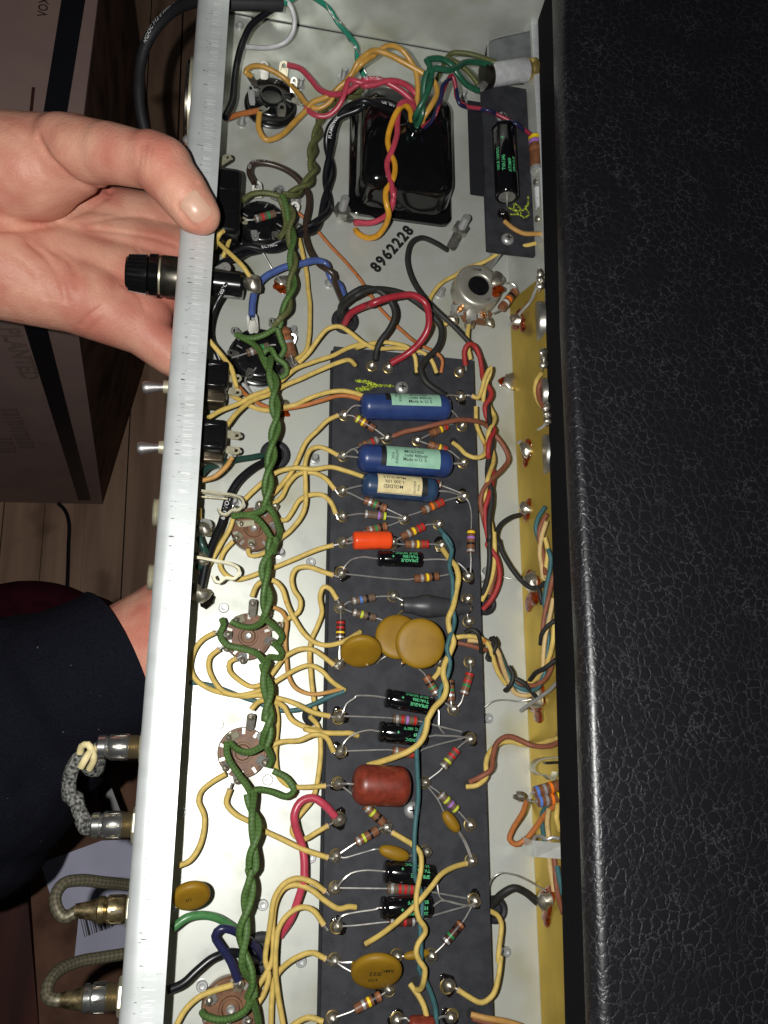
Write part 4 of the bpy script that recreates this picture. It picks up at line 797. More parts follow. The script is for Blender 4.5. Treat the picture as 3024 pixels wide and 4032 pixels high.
# ================================================================= wires
GRP = {'yellow': 'yellow cloth covered wires', 'blackcloth': 'black cloth covered wires', 'browncloth': 'brown cloth covered wires', 'redcloth': 'red cloth covered wires', 'orangecloth': 'orange cloth covered wires', 'greencloth': None}
def W(label, mat, r, path, z=10, name='wire', bare='', tip=None, txt=None, group=None):
    p = parse(path, z); c_ = spline(p); n_ = len(c_); kk = max(3, n_//5)
    wob = np.stack([np.interp(np.linspace(0, 1, n_), np.linspace(0, 1, kk), np.random.normal(0, .16, kk)) for _ in range(3)], 1)*np.sin(np.linspace(0, math.pi, n_))[:, None]
    g = tube(c_+wob, np.random.normal(r, r*.025, kk), 10, raw=True)
    o = solo(name, g, mat, label, 'wire', group if group is not None else GRP.get(mat), base=p[0], angle=60)
    c = spline(p)
    if mat == 'yellow':
        v = g[2][:, 1]; L_ = v.max(); h = np.exp(-(v/5.0)**2)+np.exp(-((L_-v)/5.0)**2); at = o.data.attributes.new('heat', 'FLOAT', 'POINT'); at.data.foreach_set('value', h.astype(np.float32))
    for ch in bare:
        e, q = (c[0], c[2]) if ch == 'a' else (c[-1], c[-3]); d = unit(e-q)
        f = e+d*2.6; f[2] = max(1.0, f[2]-.4)
        part('bare_end', tube(np.array([e-d*.3, (e+f)/2, f]), .42, 7), 'tin', o)
        # frayed sleeve edge
        part('frayed_sleeve', lathe([(r*.92, 0), (r*1.14, .35), (r*1.10, .8), (r*.7, .95)], e-d*.55, d, 10), 'paleyellow' if mat == 'yellow' else mat, o)
    if txt:
        for s, size, s0, side, flip, m in txt: part('printed_text', text_wire(s, size, p, r, s0, side, flip), m, o, smooth=False)
    return o
Y = lambda label, path, z=10, bare='', r=1.02, mat='yellow': W(label, mat, r, path, z, 'cloth_wire', bare)
# --- yellow wires, upper part
Y('yellow wire arching from the third black socket over to the board top edge', 'C 985,1510,10 1065,1430,12 1150,1310,15 1220,1232,17 1320,1212,18 1410,1262,17 1500,1340,15 1600,1392,14 D 90,1350,13 180,1390,13 330,1390,13 450,1400,13 560,1432,13 620,1490,13 662,1592,11')
Y('long yellow wire from under the flange to the board top, second hole', 'E 250,508,20 350,450,18 500,390,16 600,330,16 740,280,15 830,220,14 960,110,14 1100,50,14 1250,8,14 C 1395,1390,14 1520,1358,14 D 0,1390,14 150,1348,14 300,1350,14 420,1380,14 480,1450,13 500,1592,11', 14)
Y('yellow wire from the lower toggle switch to the board top left corner hole', 'E 400,570,20 480,470,18 600,370,16 740,318,14 850,252,13 1000,192,13 1150,122,13 1300,60,14 1400,36,14 1448,78,11')
Y('yellow wire running with an orange one to the topmost blue capacitor', 'E 430,320,18 520,370,14 640,430,11 760,450,10 860,422,10 960,400,11 1100,338,13 1230,298,14 1350,288,15 1460,310,15 1520,332,14')
W('orange-brown cloth wire running with a yellow one to the topmost blue capacitor', 'orangecloth', .95, 'E 500,262,18 560,322,14 650,382,11 750,424,9 850,436,9 1000,412,10 1150,372,12 1300,332,13 1400,332,14 1495,356,14', 10, 'cloth_wire')
Y('yellow wire falling from the second black socket beside the brown wire', 'C 990,495,9 1020,620,8 1050,770,7 1070,950,7 1078,1150,8 1070,1300,9 1040,1420,10 965,1482,10')
Y('yellow wire from the box under the thumb down to the fuse holder solder tip', 'C 320,520,22 430,622,26 530,722,28 585,800,26', 26, 'b')
Y('short yellow wire bent round a lug just under the thumb', 'C 306,575,18 322,500,24 345,455,27 372,436,26', 24)
Y('yellow wire stub behind, between the thumb box and the black cable', 'C 445,465,22 420,520,18 395,580,14 365,650,12', 15)
Y('yellow wire dropping along the flange to the upper toggle switch lug', 'C 255,1325,24 350,1438,22 410,1520,22 E 435,100,22 462,190,22 480,262,22', 22)
Y('yellow wire bending from the lower toggle switch back under the flange', 'E 440,838,20 395,910,20 310,990,19 190,1022,18', 20, 'a', mat='amber')
Y('yellow wire from the small control past the round metal can to the tag board', 'D 1472,535,23 1400,552,22 1300,575,19 1180,612,15 1040,690,10 930,730,7 830,790,6 720,845,6 640,930,6 602,1020,6 610,1120,6 660,1185,7 730,1195,8 795,1150,9', 10)
Y('yellow wire hanging down from the metal control to the board top edge', 'D 925,1205,12 915,1280,12 918,1380,12 940,1482,10', 12)
W('yellow cloth wire on the small black tag board, ending at a burnt joint', 'amber', 1.1, 'D 1215,355,24 1290,412,25 1370,450,25 1450,456,25 1545,458,25', 25, 'cloth_wire')
Y('yellow wire from the second blue capacitor eyelet row up to the first blue joint', 'E 1305,490,13 1220,532,13 1150,602,12 1050,702,11 990,820,10 940,930,9 860,1042,8 775,1135,8', 10, 'a')
Y('yellow wire hooking over from the middle blue capacitor eyelet down past the first brown socket', 'E 1300,810,13 1230,772,14 1150,745,14 1080,770,14 1040,880,14 1045,1050,13 1045,1200,12 1000,1330,11 920,1430,10 830,1500,9 740,1590,8 650,1632,8 585,1630,8 572,1575,9', 10, 'a')
Y('yellow wire arching level to the lowest blue capacitor body', 'E 540,1180,10 620,1100,11 720,1010,12 820,942,13 950,912,15 1100,930,16 1250,910,16 1380,942,16 1512,988,15')
Y('yellow wire curving from the first brown socket to the eyelet beside the cream-labelled capacitor', 'E 1280,1090,13 1200,1000,13 1100,955,12 980,972,11 900,1052,10 850,1150,10 775,1215,10', 10, 'a')
Y('yellow wire with scorched bend reaching the eyelet of the purple-banded resistor', 'E 1290,1290,13 1250,1200,13 1180,1140,13 1080,1136,11 990,1180,9 930,1280,8 880,1342,8 825,1340,8', 10, 'a')
Y('yellow wire from the orange capacitor eyelet round the second spring clip to a socket', 'E 1268,1550,13 1180,1572,12 G 1060,165,10 900,230,9 700,310,8 530,370,7 470,378,7 390,340,7 345,270,8 370,160,9 450,65,10', 10, 'a')
Y('yellow wire running down beside the lettered black cable at the flange', 'E 462,1300,12 420,1420,10 360,1520,9 290,1640,8 G 250,260,7 190,420,7')
Y('yellow wire from the black-ringed eyelet below the orange capacitor to the second brown socket', 'G 1265,340,13 1180,312,13 1050,272,13 960,292,12 928,360,12 942,460,12 1000,560,12 980,650,11 890,702,10 872,725,10', 11, 'a')
W('pale tan cloth wire dropping from the second brown socket and curving to the board', 'amber', .85, 'G 760,600,13 800,612,13 850,640,12 890,720,10 880,850,9 885,1000,9 900,1150,9 960,1262,10 1080,1312,12 1200,1302,13 1330,1272,12', 10, 'cloth_wire')
Y('yellow wire from the second brown socket upright lug sweeping to the smallest disc capacitor', 'G 605,518,14 640,432,14 690,390,14 780,385,14 850,450,14 890,570,13 950,700,12 1030,822,12 1120,892,13 1230,912,15 1350,882,17 1490,805,13', 13)
Y('long yellow wire from the blue-banded resistor joint down into the small grommet', 'G 1298,535,13 1240,450,14 1190,440,14 1160,520,13 1180,640,11 1140,760,9 1090,870,8 1075,1000,8 1085,1150,8 1110,1330,8 1125,1480,6', 9, 'a')
Y('yellow wire from the eyelet below the dark red resistor, curling to the second socket', 'G 1272,1072,13 1180,1000,13 1080,942,13 980,942,12 890,992,11 840,1050,9 770,1150,8 700,1222,8 600,1252,8 500,1202,8 420,1120,9 422,1052,10 478,1022,11', 9, 'ab')
Y('yellow wire of the middle loop, arching to meet the blue-green wire at the board', 'G 1362,1282,11 1260,1212,13 1170,1120,13 1080,1080,12 960,1112,11 840,1182,11 700,1272,10 620,1302,9 480,1322,8 370,1292,8 300,1212,8 252,1100,9 262,1012,10 335,948,11', 10, 'b')
Y('yellow wire of the widest outer loop, ending left of the tilted black electrolytic', 'G 300,812,11 200,870,9 130,970,8 108,1100,7 150,1200,7 250,1272,7 400,1312,7 540,1332,8 680,1322,10 830,1352,12 980,1402,13 1100,1460,13 1238,1492,13', 9, 'ab')
Y('yellow wire from the third brown socket upright lug to a free board hole', 'G 598,1440,14 640,1390,14 700,1362,13 800,1380,12 870,1420,11 930,1520,11 1040,1582,11 1170,1612,12 I 1240,350,12 1380,380,13 1560,388,13 J 150,385,13 225,408,11', 12)
Y('thin yellow wire down the right of the green braid to the maroon capacitor eyelet', 'I 985,80,9 1012,180,9 1022,300,8 1008,450,8 1002,600,8 1030,740,9 1100,812,11 1200,832,13 1410,818,13', 9, 'b', .95)
Y('yellow wire from the third brown socket to the dark joint above the maroon capacitor', 'I 955,495,10 1060,455,11 1200,442,13 1330,397,14 1420,420,14 1480,540,13', 11)
Y('yellow wire leaving the small grommet and hooking round behind the pink-red wire', 'I 1290,255,4 1345,320,7 1372,450,7 1368,650,7 1350,800,7 1310,930,7 1230,1032,7 1160,1122,7 1145,1210,8 1235,1252,10 1330,1202,13 1430,1145,13', 8, 'b')
Y('yellow wire wandering down from the third brown socket left side to the flange', 'I 600,720,9 480,790,8 400,862,8 380,940,8 420,1050,8 422,1170,8 380,1320,9 300,1432,10 210,1472,11')
Y('straight yellow wire from below the third brown socket to the eyelet under the red lead', 'I 632,850,10 605,960,9 680,1052,9 790,1112,9 900,1182,9 1050,1252,11 1220,1332,13 1430,1402,13', 9, 'ab')
Y('yellow wire from the last socket up to the eyelet of the second lowest electrolytic', 'K 1405,432,13 1310,362,14 1180,328,14 1085,370,13 1005,480,12 970,650,11 940,830,10 925,1000,9 950,1130,9 900,1290,9 845,1370,9', 11, 'a')
Y('yellow wire arching beside it to a bare hole in the board near the pale eyelet', 'L 208,565,11 150,560,12 K 1520,578,13 1400,505,13 1300,425,13 1190,388,12 1085,412,11 1015,520,10 985,680,9 985,850,9 975,1000,9 920,1120,9 855,1220,9', 11)
Y('yellow wire looping from the burnt eyelet at the bottom left of the board straight down', 'K 1398,705,13 1310,592,13 1210,566,13 1100,622,13 1030,722,13 1012,900,13 1010,1100,12 1030,1300,11 1070,1540,10', 12, 'a')
Y('yellow wire from the eyelet of the 022 disc dropping down to the bottom edge', 'K 1412,985,13 1300,936,13 1180,972,13 1060,1062,10 990,1160,8 972,1300,7 968,1540,7', 11, 'a')
Y('short yellow arch at the very bottom edge left of the board', 'K 1395,1500,13 1270,1462,12 1150,1525,10 1100,1580,9', 12)
Y('yellow wire from the lowest socket lug curling down left to the bottom edge', 'K 655,1200,12 520,1242,11 380,1302,10 270,1402,10 190,1540,10', 11, 'a')
Y('yellow wire at the left, leaving the flange toward the lettered black cable', 'Q 1448,1480,18 1452,1530,16 1460,1590,12', 15, r=.9)
# --- yellow over the board
Y('yellow wire forming a loop right of the topmost blue capacitor and entering a hole', 'F 795,712,11 850,752,13 900,800,14 970,832,15 1035,822,15 1062,752,13 1022,650,11 990,560,10 982,420,10', 13)
Y('short doubled yellow wire at the joint right of the topmost blue capacitor', 'F 955,332,13 1000,345,14 1030,280,17 1060,180,20 1105,100,22 1100,150,20 1060,250,17 1040,380,14', 16, 'a')
Y('short yellow wire under the twisted pair below the front disc capacitor', 'H 690,1095,14 672,1140,14 635,1190,14', 14)
Y('yellow wire from the joint under the maroon capacitor passing the blue-green wire', 'J 510,1200,14 600,1252,16 690,1312,19 735,1370,21 742,1480,22 722,1600,22 L 702,470,22 700,580,22 722,660,22 775,730,21 778,780,20 720,860,20 700,930,20 725,1000,20 770,1060,20 768,1150,19 740,1230,15 692,1240,12', 20, 'a')
Y('yellow wire slanting from the right eyelet down left across the two lowest electrolytics', 'L 1108,208,13 1000,242,16 900,300,19 820,400,20 700,540,21 560,670,19 420,782,15 290,862,11', 18, 'a')
Y('yellow wire diving from the lower hole to the bottom edge beside the blue-green wire', 'L 652,1190,11 720,1290,13 770,1400,14 808,1545,14', 13)
Y('yellow wire running out of the right grommet and back to the whitish eyelet', 'O 255,1345,6 305,1370,9 340,1440,12 330,1600,14 320,1750,14 L 1392,960,14 1372,1150,14 1330,1280,14 1240,1342,14 1140,1300,14 1045,1240,13', 13, 'b')
# --- blue-green and yellow twisted lead over the board
W('blue-green cloth wire winding down the board with a yellow one to the bottom', 'tealcloth', .95, 'F 690,1420,13 742,1480,17 790,1590,20 H 710,0,20 770,70,20 785,150,20 768,260,21 790,360,22 792,480,22 790,600,22 805,720,22 770,850,24 748,950,24 770,1050,24 748,1170,22 690,1280,22 680,1370,22 620,1470,23 550,1570,23 J 730,390,23 702,500,23 702,600,22 708,700,21 716,850,20 710,1000,19 695,1150,19 688,1300,20 690,1450,21 690,1550,20 L 740,430,19 752,550,18 735,700,18 742,850,18 740,1000,17 722,1060,17 770,1150,16 820,1260,15 858,1380,14 870,1545,14', 20, 'cloth_wire')
Y('yellow cloth wire twisted round the blue-green one, ending above the maroon capacitor', 'H 712,130,13 760,200,17 820,270,20 842,360,21 820,480,22 798,600,23 760,700,23 772,800,23 802,880,23 770,980,23 730,1060,24 715,1150,24 742,1250,23 720,1340,23 640,1430,24 590,1520,24 J 800,260,24 785,370,24 740,460,24 650,530,22 500,592,19 310,652,12', 20, '', 1.15)
W('blue-green cloth wire crossing the floor behind the yellow loops to the board', 'tealcloth', .95, 'G 95,1218,5 200,1226,4 310,1252,4 430,1300,4 550,1350,4 650,1382,4 750,1430,5 850,1446,6 980,1442,7 1100,1402,8 1250,1332,11 1362,1290,12', 6, 'cloth_wire')
# --- green braid sections (heater wiring)
def TP(label, mats, r, path, z, pitch, extra=(), name='twisted_wire', group=None, ph=0.0, cat='wire', spread=1.0):
    p = parse(path, z); c = spline(p, 1.0); T, A, B = frames(c); s = np.concatenate([[0], np.cumsum(np.linalg.norm(np.diff(c, axis=0), axis=1))])
    th = thing(name, label, cat, c[0], group)
    for k, m in enumerate(mats):
        a = ph+2*math.pi*s/pitch+math.pi*2*k/len(mats); q = c+(np.cos(a)[:, None]*A+np.sin(a)[:, None]*B)*r*spread
        part('strand', tube(q, r, 9, raw=True), m, th, angle=60)
    for e in extra: part('strand', tube(parse(e[0], e[1]), r, 9), e[2] if len(e) > 2 else mats[0], th, angle=60)
    return th
G2 = ['greencloth', 'greencloth']
gg = 'green twisted heater wires'
TP('olive cloth twisted pair leaving the transformer top left and reaching the second black socket', ['olivecloth', 'olivecloth'], 1.3, 'B 20,735,6 A 1490,760,8 1380,790,9 1270,832,9 1190,922,9 1160,1000,10 1140,1082,11 1110,1180,12 1092,1300,14 1105,1405,16 C 1030,70,18 940,130,20 850,158,22', 12, 23,
   [('C 850,158 760,130 690,122 600,135 530,185', 20), ('C 830,160 870,280 882,400 830,495', 20)], group=gg)
TP('thick olive green twisted pair between the second and third black sockets', ['olivecloth', 'greencloth'], 1.3, 'C 845,165,22 915,270,22 922,400,22 930,560,22 940,720,22 932,850,22 910,980,22 880,1080,22 835,1165,22 808,1215,20', 22, 24,
   [('C 800,1225,20 700,1285,19 580,1312,17 475,1282,15', 18, 'greencloth'), ('C 815,1230,20 845,1330,18 872,1400,16 840,1460,14', 18, 'greencloth')], group=gg, ph=1)
TP('green twisted pair from the third black socket down past the upper rubber grommet', G2, 1.28, 'E 735,20,22 755,120,24 785,230,25 790,350,25 795,450,25 808,540,25 782,660,25 770,790,25 745,920,25 738,1030,25 726,1120,24 722,1215,22', 25, 23,
   [('C 475,1280,15 590,1340,17 660,1400,20 695,1480,22 735,1560,23', 19), ('C 690,1450,18 720,1405,19 765,1400,20 800,1465,20 880,1530,19 885,1600,17 815,1640,15', 18),
    ('E 720,1215,22 690,1265,20 610,1292,17 445,1310,13', 18), ('E 730,1220,22 790,1310,19 830,1420,13', 18)], group=gg)
TP('green twisted pair between the first and second brown sockets', G2, 1.28, 'E 770,1500,20 780,1590,22 G 778,60,23 745,170,24 712,290,25 715,400,25 725,510,25 715,610,24 708,690,22', 24, 23,
   [('E 450,1312,13 520,1302,15 620,1315,17 700,1392,19 765,1500,20', 17), ('E 838,1422,12 825,1480,14 790,1530,18', 15),
    ('G 708,690,22 680,730,20 600,768,16 500,752,13 435,722,12', 17), ('G 715,700,22 800,770,18 852,840,15 830,890,12', 17)], group=gg)
TP('green twisted pair between the second and third brown sockets', G2, 1.28, 'G 712,1060,22 712,1160,24 735,1290,25 738,1410,25 735,1530,25 I 950,250,25 945,360,24 915,480,22', 24, 23,
   [('G 360,700,13 375,745,14 345,830,15 400,910,16 530,942,17 650,985,19 712,1060,22', 17), ('G 785,895,12 850,975,15 832,1015,17 750,1010,19 712,1045,21', 17),
    ('I 912,485,21 800,542,18 700,525,15 640,470,12', 17), ('I 930,490,21 975,600,16 955,655,13', 17)], group=gg, ph=.6)
TP('green twisted pair from the third brown socket to the lowest one', G2, 1.28, 'I 800,880,21 812,1000,23 838,1110,25 838,1230,26 820,1350,26 812,1500,26 K 800,250,26 800,380,26 778,500,26 762,620,26 742,750,26 740,880,25 755,1000,25 790,1110,24 815,1210,22 805,1300,21', 25, 24,
   [('I 605,460,12 615,580,14 680,692,16 775,822,19 805,880,21', 16), ('I 985,695,13 1095,755,14 1155,860,15 1100,905,16 960,862,18 850,850,20 795,885,21', 16),
    ('K 805,1300,21 780,1380,20 700,1450,18 560,1484,15 430,1450,12 405,1420,10', 17), ('K 812,1300,21 850,1420,17 872,1540,13', 17)], group=gg)
# --- pvc leads
W('red lead arching from the upper grommet down to the board top joint', 'redpvc', 1.55, 'C 1362,1190,4 1420,1100,12 1560,1032,20 D 130,1025,26 350,960,28 480,960,28 572,1022,27 597,1120,26 590,1230,24 530,1340,20 430,1432,16 288,1515,13', 20, 'insulated_wire')
W('pink-red lead looping from the lower grommet up to the joint below the maroon capacitor', 'pinkpvc', 1.5, 'I 1492,1068,13 1400,970,14 1300,918,14 1205,952,14 1158,1050,14 1178,1170,13 1222,1300,12 1242,1420,12 1245,1560,12 K 1245,200,12 1242,320,12 1190,500,11 1130,660,9 1045,795,4', 12, 'insulated_wire')
W('green lead bending from under the flange into the lower grommet', 'leafpvc', 1.45, 'K 165,735,16 280,652,16 400,630,15 520,650,14 620,700,12 720,780,9 860,890,3', 12, 'insulated_wire')
W('navy lead making a hairpin from the lower grommet to the lowest socket lug', 'navypvc', 1.5, 'K 700,1160,13 640,1010,14 560,890,15 515,800,16 560,742,17 650,750,16 740,800,13 850,890,8 900,970,3', 14, 'insulated_wire')
W('black lead from the lower grommet out under the flange at bottom left', 'blackpvc', 1.55, 'K 120,1245,16 250,1190,15 370,1080,14 500,972,13 620,932,12 740,950,10 850,1000,3', 13, 'insulated_wire')
W('blue lead bending over from the upright socket lug and into the upper grommet', 'bluepvc', 1.5, 'C 604,1130,13 610,1012,14 640,900,14 720,802,15 860,732,16 1000,702,17 1140,670,17 1215,700,16 1235,780,15 1265,840,14 1320,870,11 1350,940,8 1375,1060,3', 15, 'insulated_wire')
W('dark brown lead printed in white, winding round the blue one into the upper grommet', 'brownpvc', 1.42, 'A 625,1495,13 585,1410,13 605,1342,13 700,1330,13 850,1370,13 960,1440,13 1030,1530,12 C 1062,130,12 1068,250,12 1050,370,12 1050,480,12 1080,590,13 1140,690,14 1205,745,17 1265,780,17 1280,850,14 1310,930,10 1365,1060,3', 12, 'insulated_wire',
  txt=[('GENERAL ELEC', 2.0, 13.6, 1, 1, 'inkwhite')])
W('black cloth lead from the upper grommet to the leftmost joint on the board top', 'blackcloth', 1.42, 'C 1340,1150,3 1330,1060,10 1395,965,16 1500,905,20 D 100,905,22 200,930,22 290,1022,21 322,1130,20 282,1230,18 205,1330,16 172,1410,14 163,1490,13', 18, 'cloth_wire')
W('black cloth lead from the upper grommet sweeping right to the topmost blue capacitor', 'blackcloth', 1.42, 'C 1375,1150,3 1350,1060,12 1420,985,18 D 0,965,22 100,918,23 250,908,22 380,940,20 500,1022,18 610,1110,16 690,1210,15 698,1310,15 660,1400,15 580,1480,15 530,1560,15 F 530,110,15 570,210,15 690,300,14 730,325,13', 16, 'cloth_wire')
W('black cloth wire from the transformer bolt tag curving down into the bundle', 'blackcloth', 1.2, 'D 752,592,4 650,530,7 540,490,9 455,530,10 420,650,10 440,770,10 500,900,11 600,1022,13 750,1160,13 900,1320,13 1000,1440,13 1055,1560,13 F 1080,250,14 1085,400,14 1092,500,15 1112,640,16 1108,740,15 1080,880,14 1080,1000,15 1108,1100,16 1108,1200,16 1090,1330,16 1095,1500,16 H 1090,50,15 1095,200,14 1080,350,11 1040,500,6', 13, 'cloth_wire')
W('thin orange cloth wire crossing the bare floor diagonally to the board top', 'orangecloth', .78, 'C 965,270,8 1100,390,6 1250,560,4 1400,722,4 1500,850,4 1560,960,4 D 80,900,4 180,1042,4 310,1190,5 450,1312,7 560,1382,11 660,1430,14 708,1490,14 698,1592,12', 5, 'cloth_wire')
W('red cloth wire hooking from the board corner joint down into the bundle', 'redcloth', 1.15, 'D 898,1525,13 888,1420,16 920,1358,18 970,1372,17 1010,1450,16 1030,1560,15 F 1040,190,15 1108,300,16 1100,350,16 1058,410,15 1065,480,14 1100,560,14 1138,610,16 1100,690,17 1078,800,16 1090,870,13 1120,960,13 1108,1060,15 1080,1160,16 1055,1260,15 1062,1380,14 1085,1520,14 H 1075,90,14 1140,180,14 1175,300,12 1165,420,10 1110,540,8 1040,620,5', 14, 'cloth_wire', 'a')
W('brown cloth wire swinging from the board joint over the bundle in a wide bend', 'browncloth', 1.1, 'F 315,655,13 400,622,16 550,590,20 700,550,21 850,525,20 980,535,18 1070,575,14 1140,650,12 1205,740,12 1245,850,12 1205,920,13 1120,1000,16 1050,1090,17 1020,1190,16 1040,1310,14 1062,1400,12 1100,1500,11 H 1130,100,10 1140,300,9 1090,500,6', 15, 'cloth_wire', 'a')
Y('yellow wire of the twisted red and black bundle beside the board', 'F 1045,300,13 1095,420,12 1135,500,13 1128,545,15 1085,630,16 1080,690,14 1120,790,12 1125,860,14 1080,1000,17 1058,1140,15 1080,1280,12 1105,1380,14 1130,1500,15 H 1130,0,15 1138,150,14 1120,330,11 1080,450,8 1030,550,5', 14)
W('red and blue striped lead pair from the transformer top to the fat resistor', 'plumpvc', 1.0, 'B 545,1035,23 640,962,30 690,830,34 732,700,36 785,615,36 812,690,34 828,800,31 890,860,30 1030,892,30 1150,932,30 1270,992,30 1370,1052,29 1425,1095,27', 30, 'insulated_wire')
W('dark blue lead twisted along the red striped one toward the fat resistor', 'navypvc', .95, 'B 560,1045,23 620,990,29 700,800,35 715,700,38 800,640,34 830,760,33 850,845,32 960,888,28 1080,900,32 1200,965,28 1310,1010,32 1400,1080,27', 30, 'insulated_wire')
TP('pair of dark green leads from the transformer top looping over to the lamp holder', ['greenpvc', 'greenpvc'], 1.45, 'B 490,1010,23 520,930,30 555,820,34 580,700,37 600,600,39', 34, 34,
   [('B 600,600,39 605,530,40 580,495,40 640,478,40 710,485,39 780,525,38 840,610,36 905,690,33 1000,742,30', 36), ('B 610,610,39 640,560,40 680,560,40 750,572,39 830,550,37 880,515,35 960,505,33 1060,520,31 1135,548,30', 36)], group=None, ph=.4)
W('olive cloth wire arching from the lamp holder top lug behind the dark green leads', 'olivecloth', 1.25, 'B 1135,505,30 1000,462,31 880,430,30 800,430,28 748,480,22 695,590,12 640,690,4', 28, 'cloth_wire')
W('olive cloth wire from the lower lamp holder lug up to the dark green leads', 'olivecloth', 1.25, 'B 1000,690,30 935,605,31 860,535,31 780,488,30 745,470,28', 30, 'cloth_wire')
W('gold-yellow lead with green stripe, twisted down the transformer face to the bolt tag', 'goldpvc', 1.4, 'B 455,985,23 440,890,29 395,860,31 340,910,31 285,1040,29 268,1150,27 300,1250,27 325,1340,26 308,1430,26 268,1510,26 248,1620,26 D 245,110,26 240,190,25 285,60,25' if 0 else 'B 455,985,23 440,890,29 395,860,31 340,910,31 285,1040,28 265,1150,26 285,1250,26 320,1340,27 312,1440,27 265,1530,26 D 248,100,26 248,200,25 268,290,22 235,400,14 170,478,9 90,490,6 20,455,5 C 1450,425,4', 26, 'insulated_wire')
W('pink lead twisted with the gold-yellow one down the transformer face to the bolt tag', 'pinkpvc', 1.4, 'B 500,960,23 480,880,28 420,835,31 365,855,32 345,960,29 342,1070,28 310,1200,28 262,1320,26 262,1400,26 290,1490,27 312,1600,27 D 312,90,25 300,220,20 240,312,13 130,368,8 0,360,5 C 1560,372,4 1440,370,4', 26, 'insulated_wire')
W('green stripe tracer lead spiralling on the gold-yellow pair', 'leafpvc', .4, 'B 305,1010,30.2 330,965,32 370,925,32.6', 30, 'insulated_wire') if 0 else None
RY = ('ROME CABLE', 2.1)
W('upper red lead of the pair from the first black socket into the transformer', 'pinkpvc', 1.4, 'A 895,530,13 1000,560,14 1090,650,14 1160,730,15 1270,768,18 1380,750,22 1470,690,26 1600,648,29 B 60,650,30 190,650,31 300,700,31 400,765,30 470,840,28 490,940,23', 20, 'insulated_wire', txt=[('ROME CABLE', 2.2, 60, 1, 1, 'inkwhite')])
W('lower red lead of the pair curling under to the first black socket side lug', 'pinkpvc', 1.4, 'A 1040,880,11 1120,938,12 1210,946,13 1290,890,16 1345,800,20 1380,700,25 1405,648,28 1460,662,29 1560,688,29 B 60,698,30 150,690,31 260,660,32 380,680,31 460,735,29 512,810,27 510,930,23', 20, 'insulated_wire')
W('yellow plastic lead looping under the first black socket and up to the transformer', 'yellowpvc', 1.35, 'A 668,920,11 662,1050,9 720,1140,8 830,1112,8 960,985,9 1050,900,11 1100,835,13 1220,790,15 1310,730,18 1420,600,24 1470,510,28 1560,430,31 B 150,412,34 260,440,35 400,510,35 560,605,34 648,680,33 662,770,32 600,890,30 555,960,27 545,1015,23', 20, 'insulated_wire')
W('yellow plastic lead with black print round the back of the first black socket', 'yellowpvc', 1.3, 'A 600,620,11 552,590,13 600,545,13 680,540,13 780,580,12 900,665,10 990,765,10 1060,852,11 1150,882,12 1250,825,15 1290,740,18 1390,650,22 1440,590,24 1500,520,28 1620,440,30 B 180,425,32 270,372,36 370,400,38 440,485,36 490,580,34 508,740,30 490,900,26', 20, 'insulated_wire',
  txt=[('AMERICAN', 1.9, 33, 1, 1, 'inkblack'), ('SIS AOZ', 1.9, 66, 1, 1, 'inkblack')])
W('short orange cloth wire from the first black socket under the flange', 'orangecloth', 1.3, 'A 655,902,10 520,928,11 390,968,13', 11, 'cloth_wire')
W('black power lead coming down beside the flange from the thick cable end', 'blackpvc', 1.65, 'A 830,40,24 720,110,22 600,205,20 535,330,18 490,500,17 465,640,17 445,830,18 385,960,20', 18, 'insulated_wire')
W('white lead bending in a half loop at the far end wall', 'whitepvc', 1.2, 'A 870,-20,26 925,60,24 952,170,20 930,270,16 870,345,12 760,386,10 545,382,14', 15, 'insulated_wire')
W('teal lead twisting down from the far wall to the transformer corner', 'tealpvc', 1.35, 'A 1080,-40,26 1160,10,24 1240,75,21 1310,180,18 1395,285,14 1460,385,10 1465,490,7 1525,625,4', 12, 'insulated_wire')
W('thin bare wire wound along the teal lead', 'tin', .36, 'A 1200,10,24 1240,95,22 1275,150,20 1340,195,20 1375,260,13 1390,320,12 1440,380,13 1490,450,10 1500,530,7 1540,600,5', 12, 'bare_wire')
W('short teal lead stub beside the white lead at the top edge', 'tealpvc', 1.35, 'A 845,35,25 900,15,25 960,-25,26', 25, 'insulated_wire')
TP('heavy black twisted leads printed FLAMENOL from the transformer down to the fuse holder', ['blackpvc', 'blackpvc'], 1.55, 'B 430,960,22 330,890,26 220,850,28 60,840,29 A 1480,860,27 1350,925,22 1265,1030,18 1235,1180,14 1240,1330,12 1230,1450,11 C 1225,60,11 1220,170,11 1190,300,11 1110,400,11 1000,450,11 850,540,11 700,585,11 560,590,12 470,640,13 380,700,14 320,780,15 300,900,15', 16, 36, ph=.3, spread=.95)
_f = [o for o in bpy.data.objects if o.get('label', '').startswith('heavy black twisted')][0]
_pp = parse('B 430,960,24.5 330,890,28.5 220,850,30.5 60,840,31.5 A 1480,860,29.5 1350,925,24.5 1265,1030,20.5 1235,1180,16.5 1240,1330,14.5', 16)
part('printed_text', text_wire('FLAMENOL', 2.2, _pp, 1.3, 44, -1, 1), 'inkwhite', _f, smooth=False); part('printed_text', text_wire('GE  EN', 2.2, _pp, 1.3, 13, -1, 1), 'inkwhite', _f, smooth=False)
_pp = parse('C 1000,450,13.2 850,540,13.2 700,575,13.2 560,578,14.2', 14); part('printed_text', text_wire('ECTRIC', 2.2, _pp, 1.3, 17, -1, 1), 'inkwhite', _f, smooth=False)
W('black lead lettered 105 C running along the flange beside the fuse holder', 'blackpvc', 1.3, 'C 430,770,24 400,860,26 350,960,25 300,1060,22 265,1180,20 270,1290,16 330,1450,12 E 400,200,8 380,300,7', 20, 'insulated_wire', txt=[('105\u00b0C', 2.2, 11, -1, 1, 'inkwhite')])
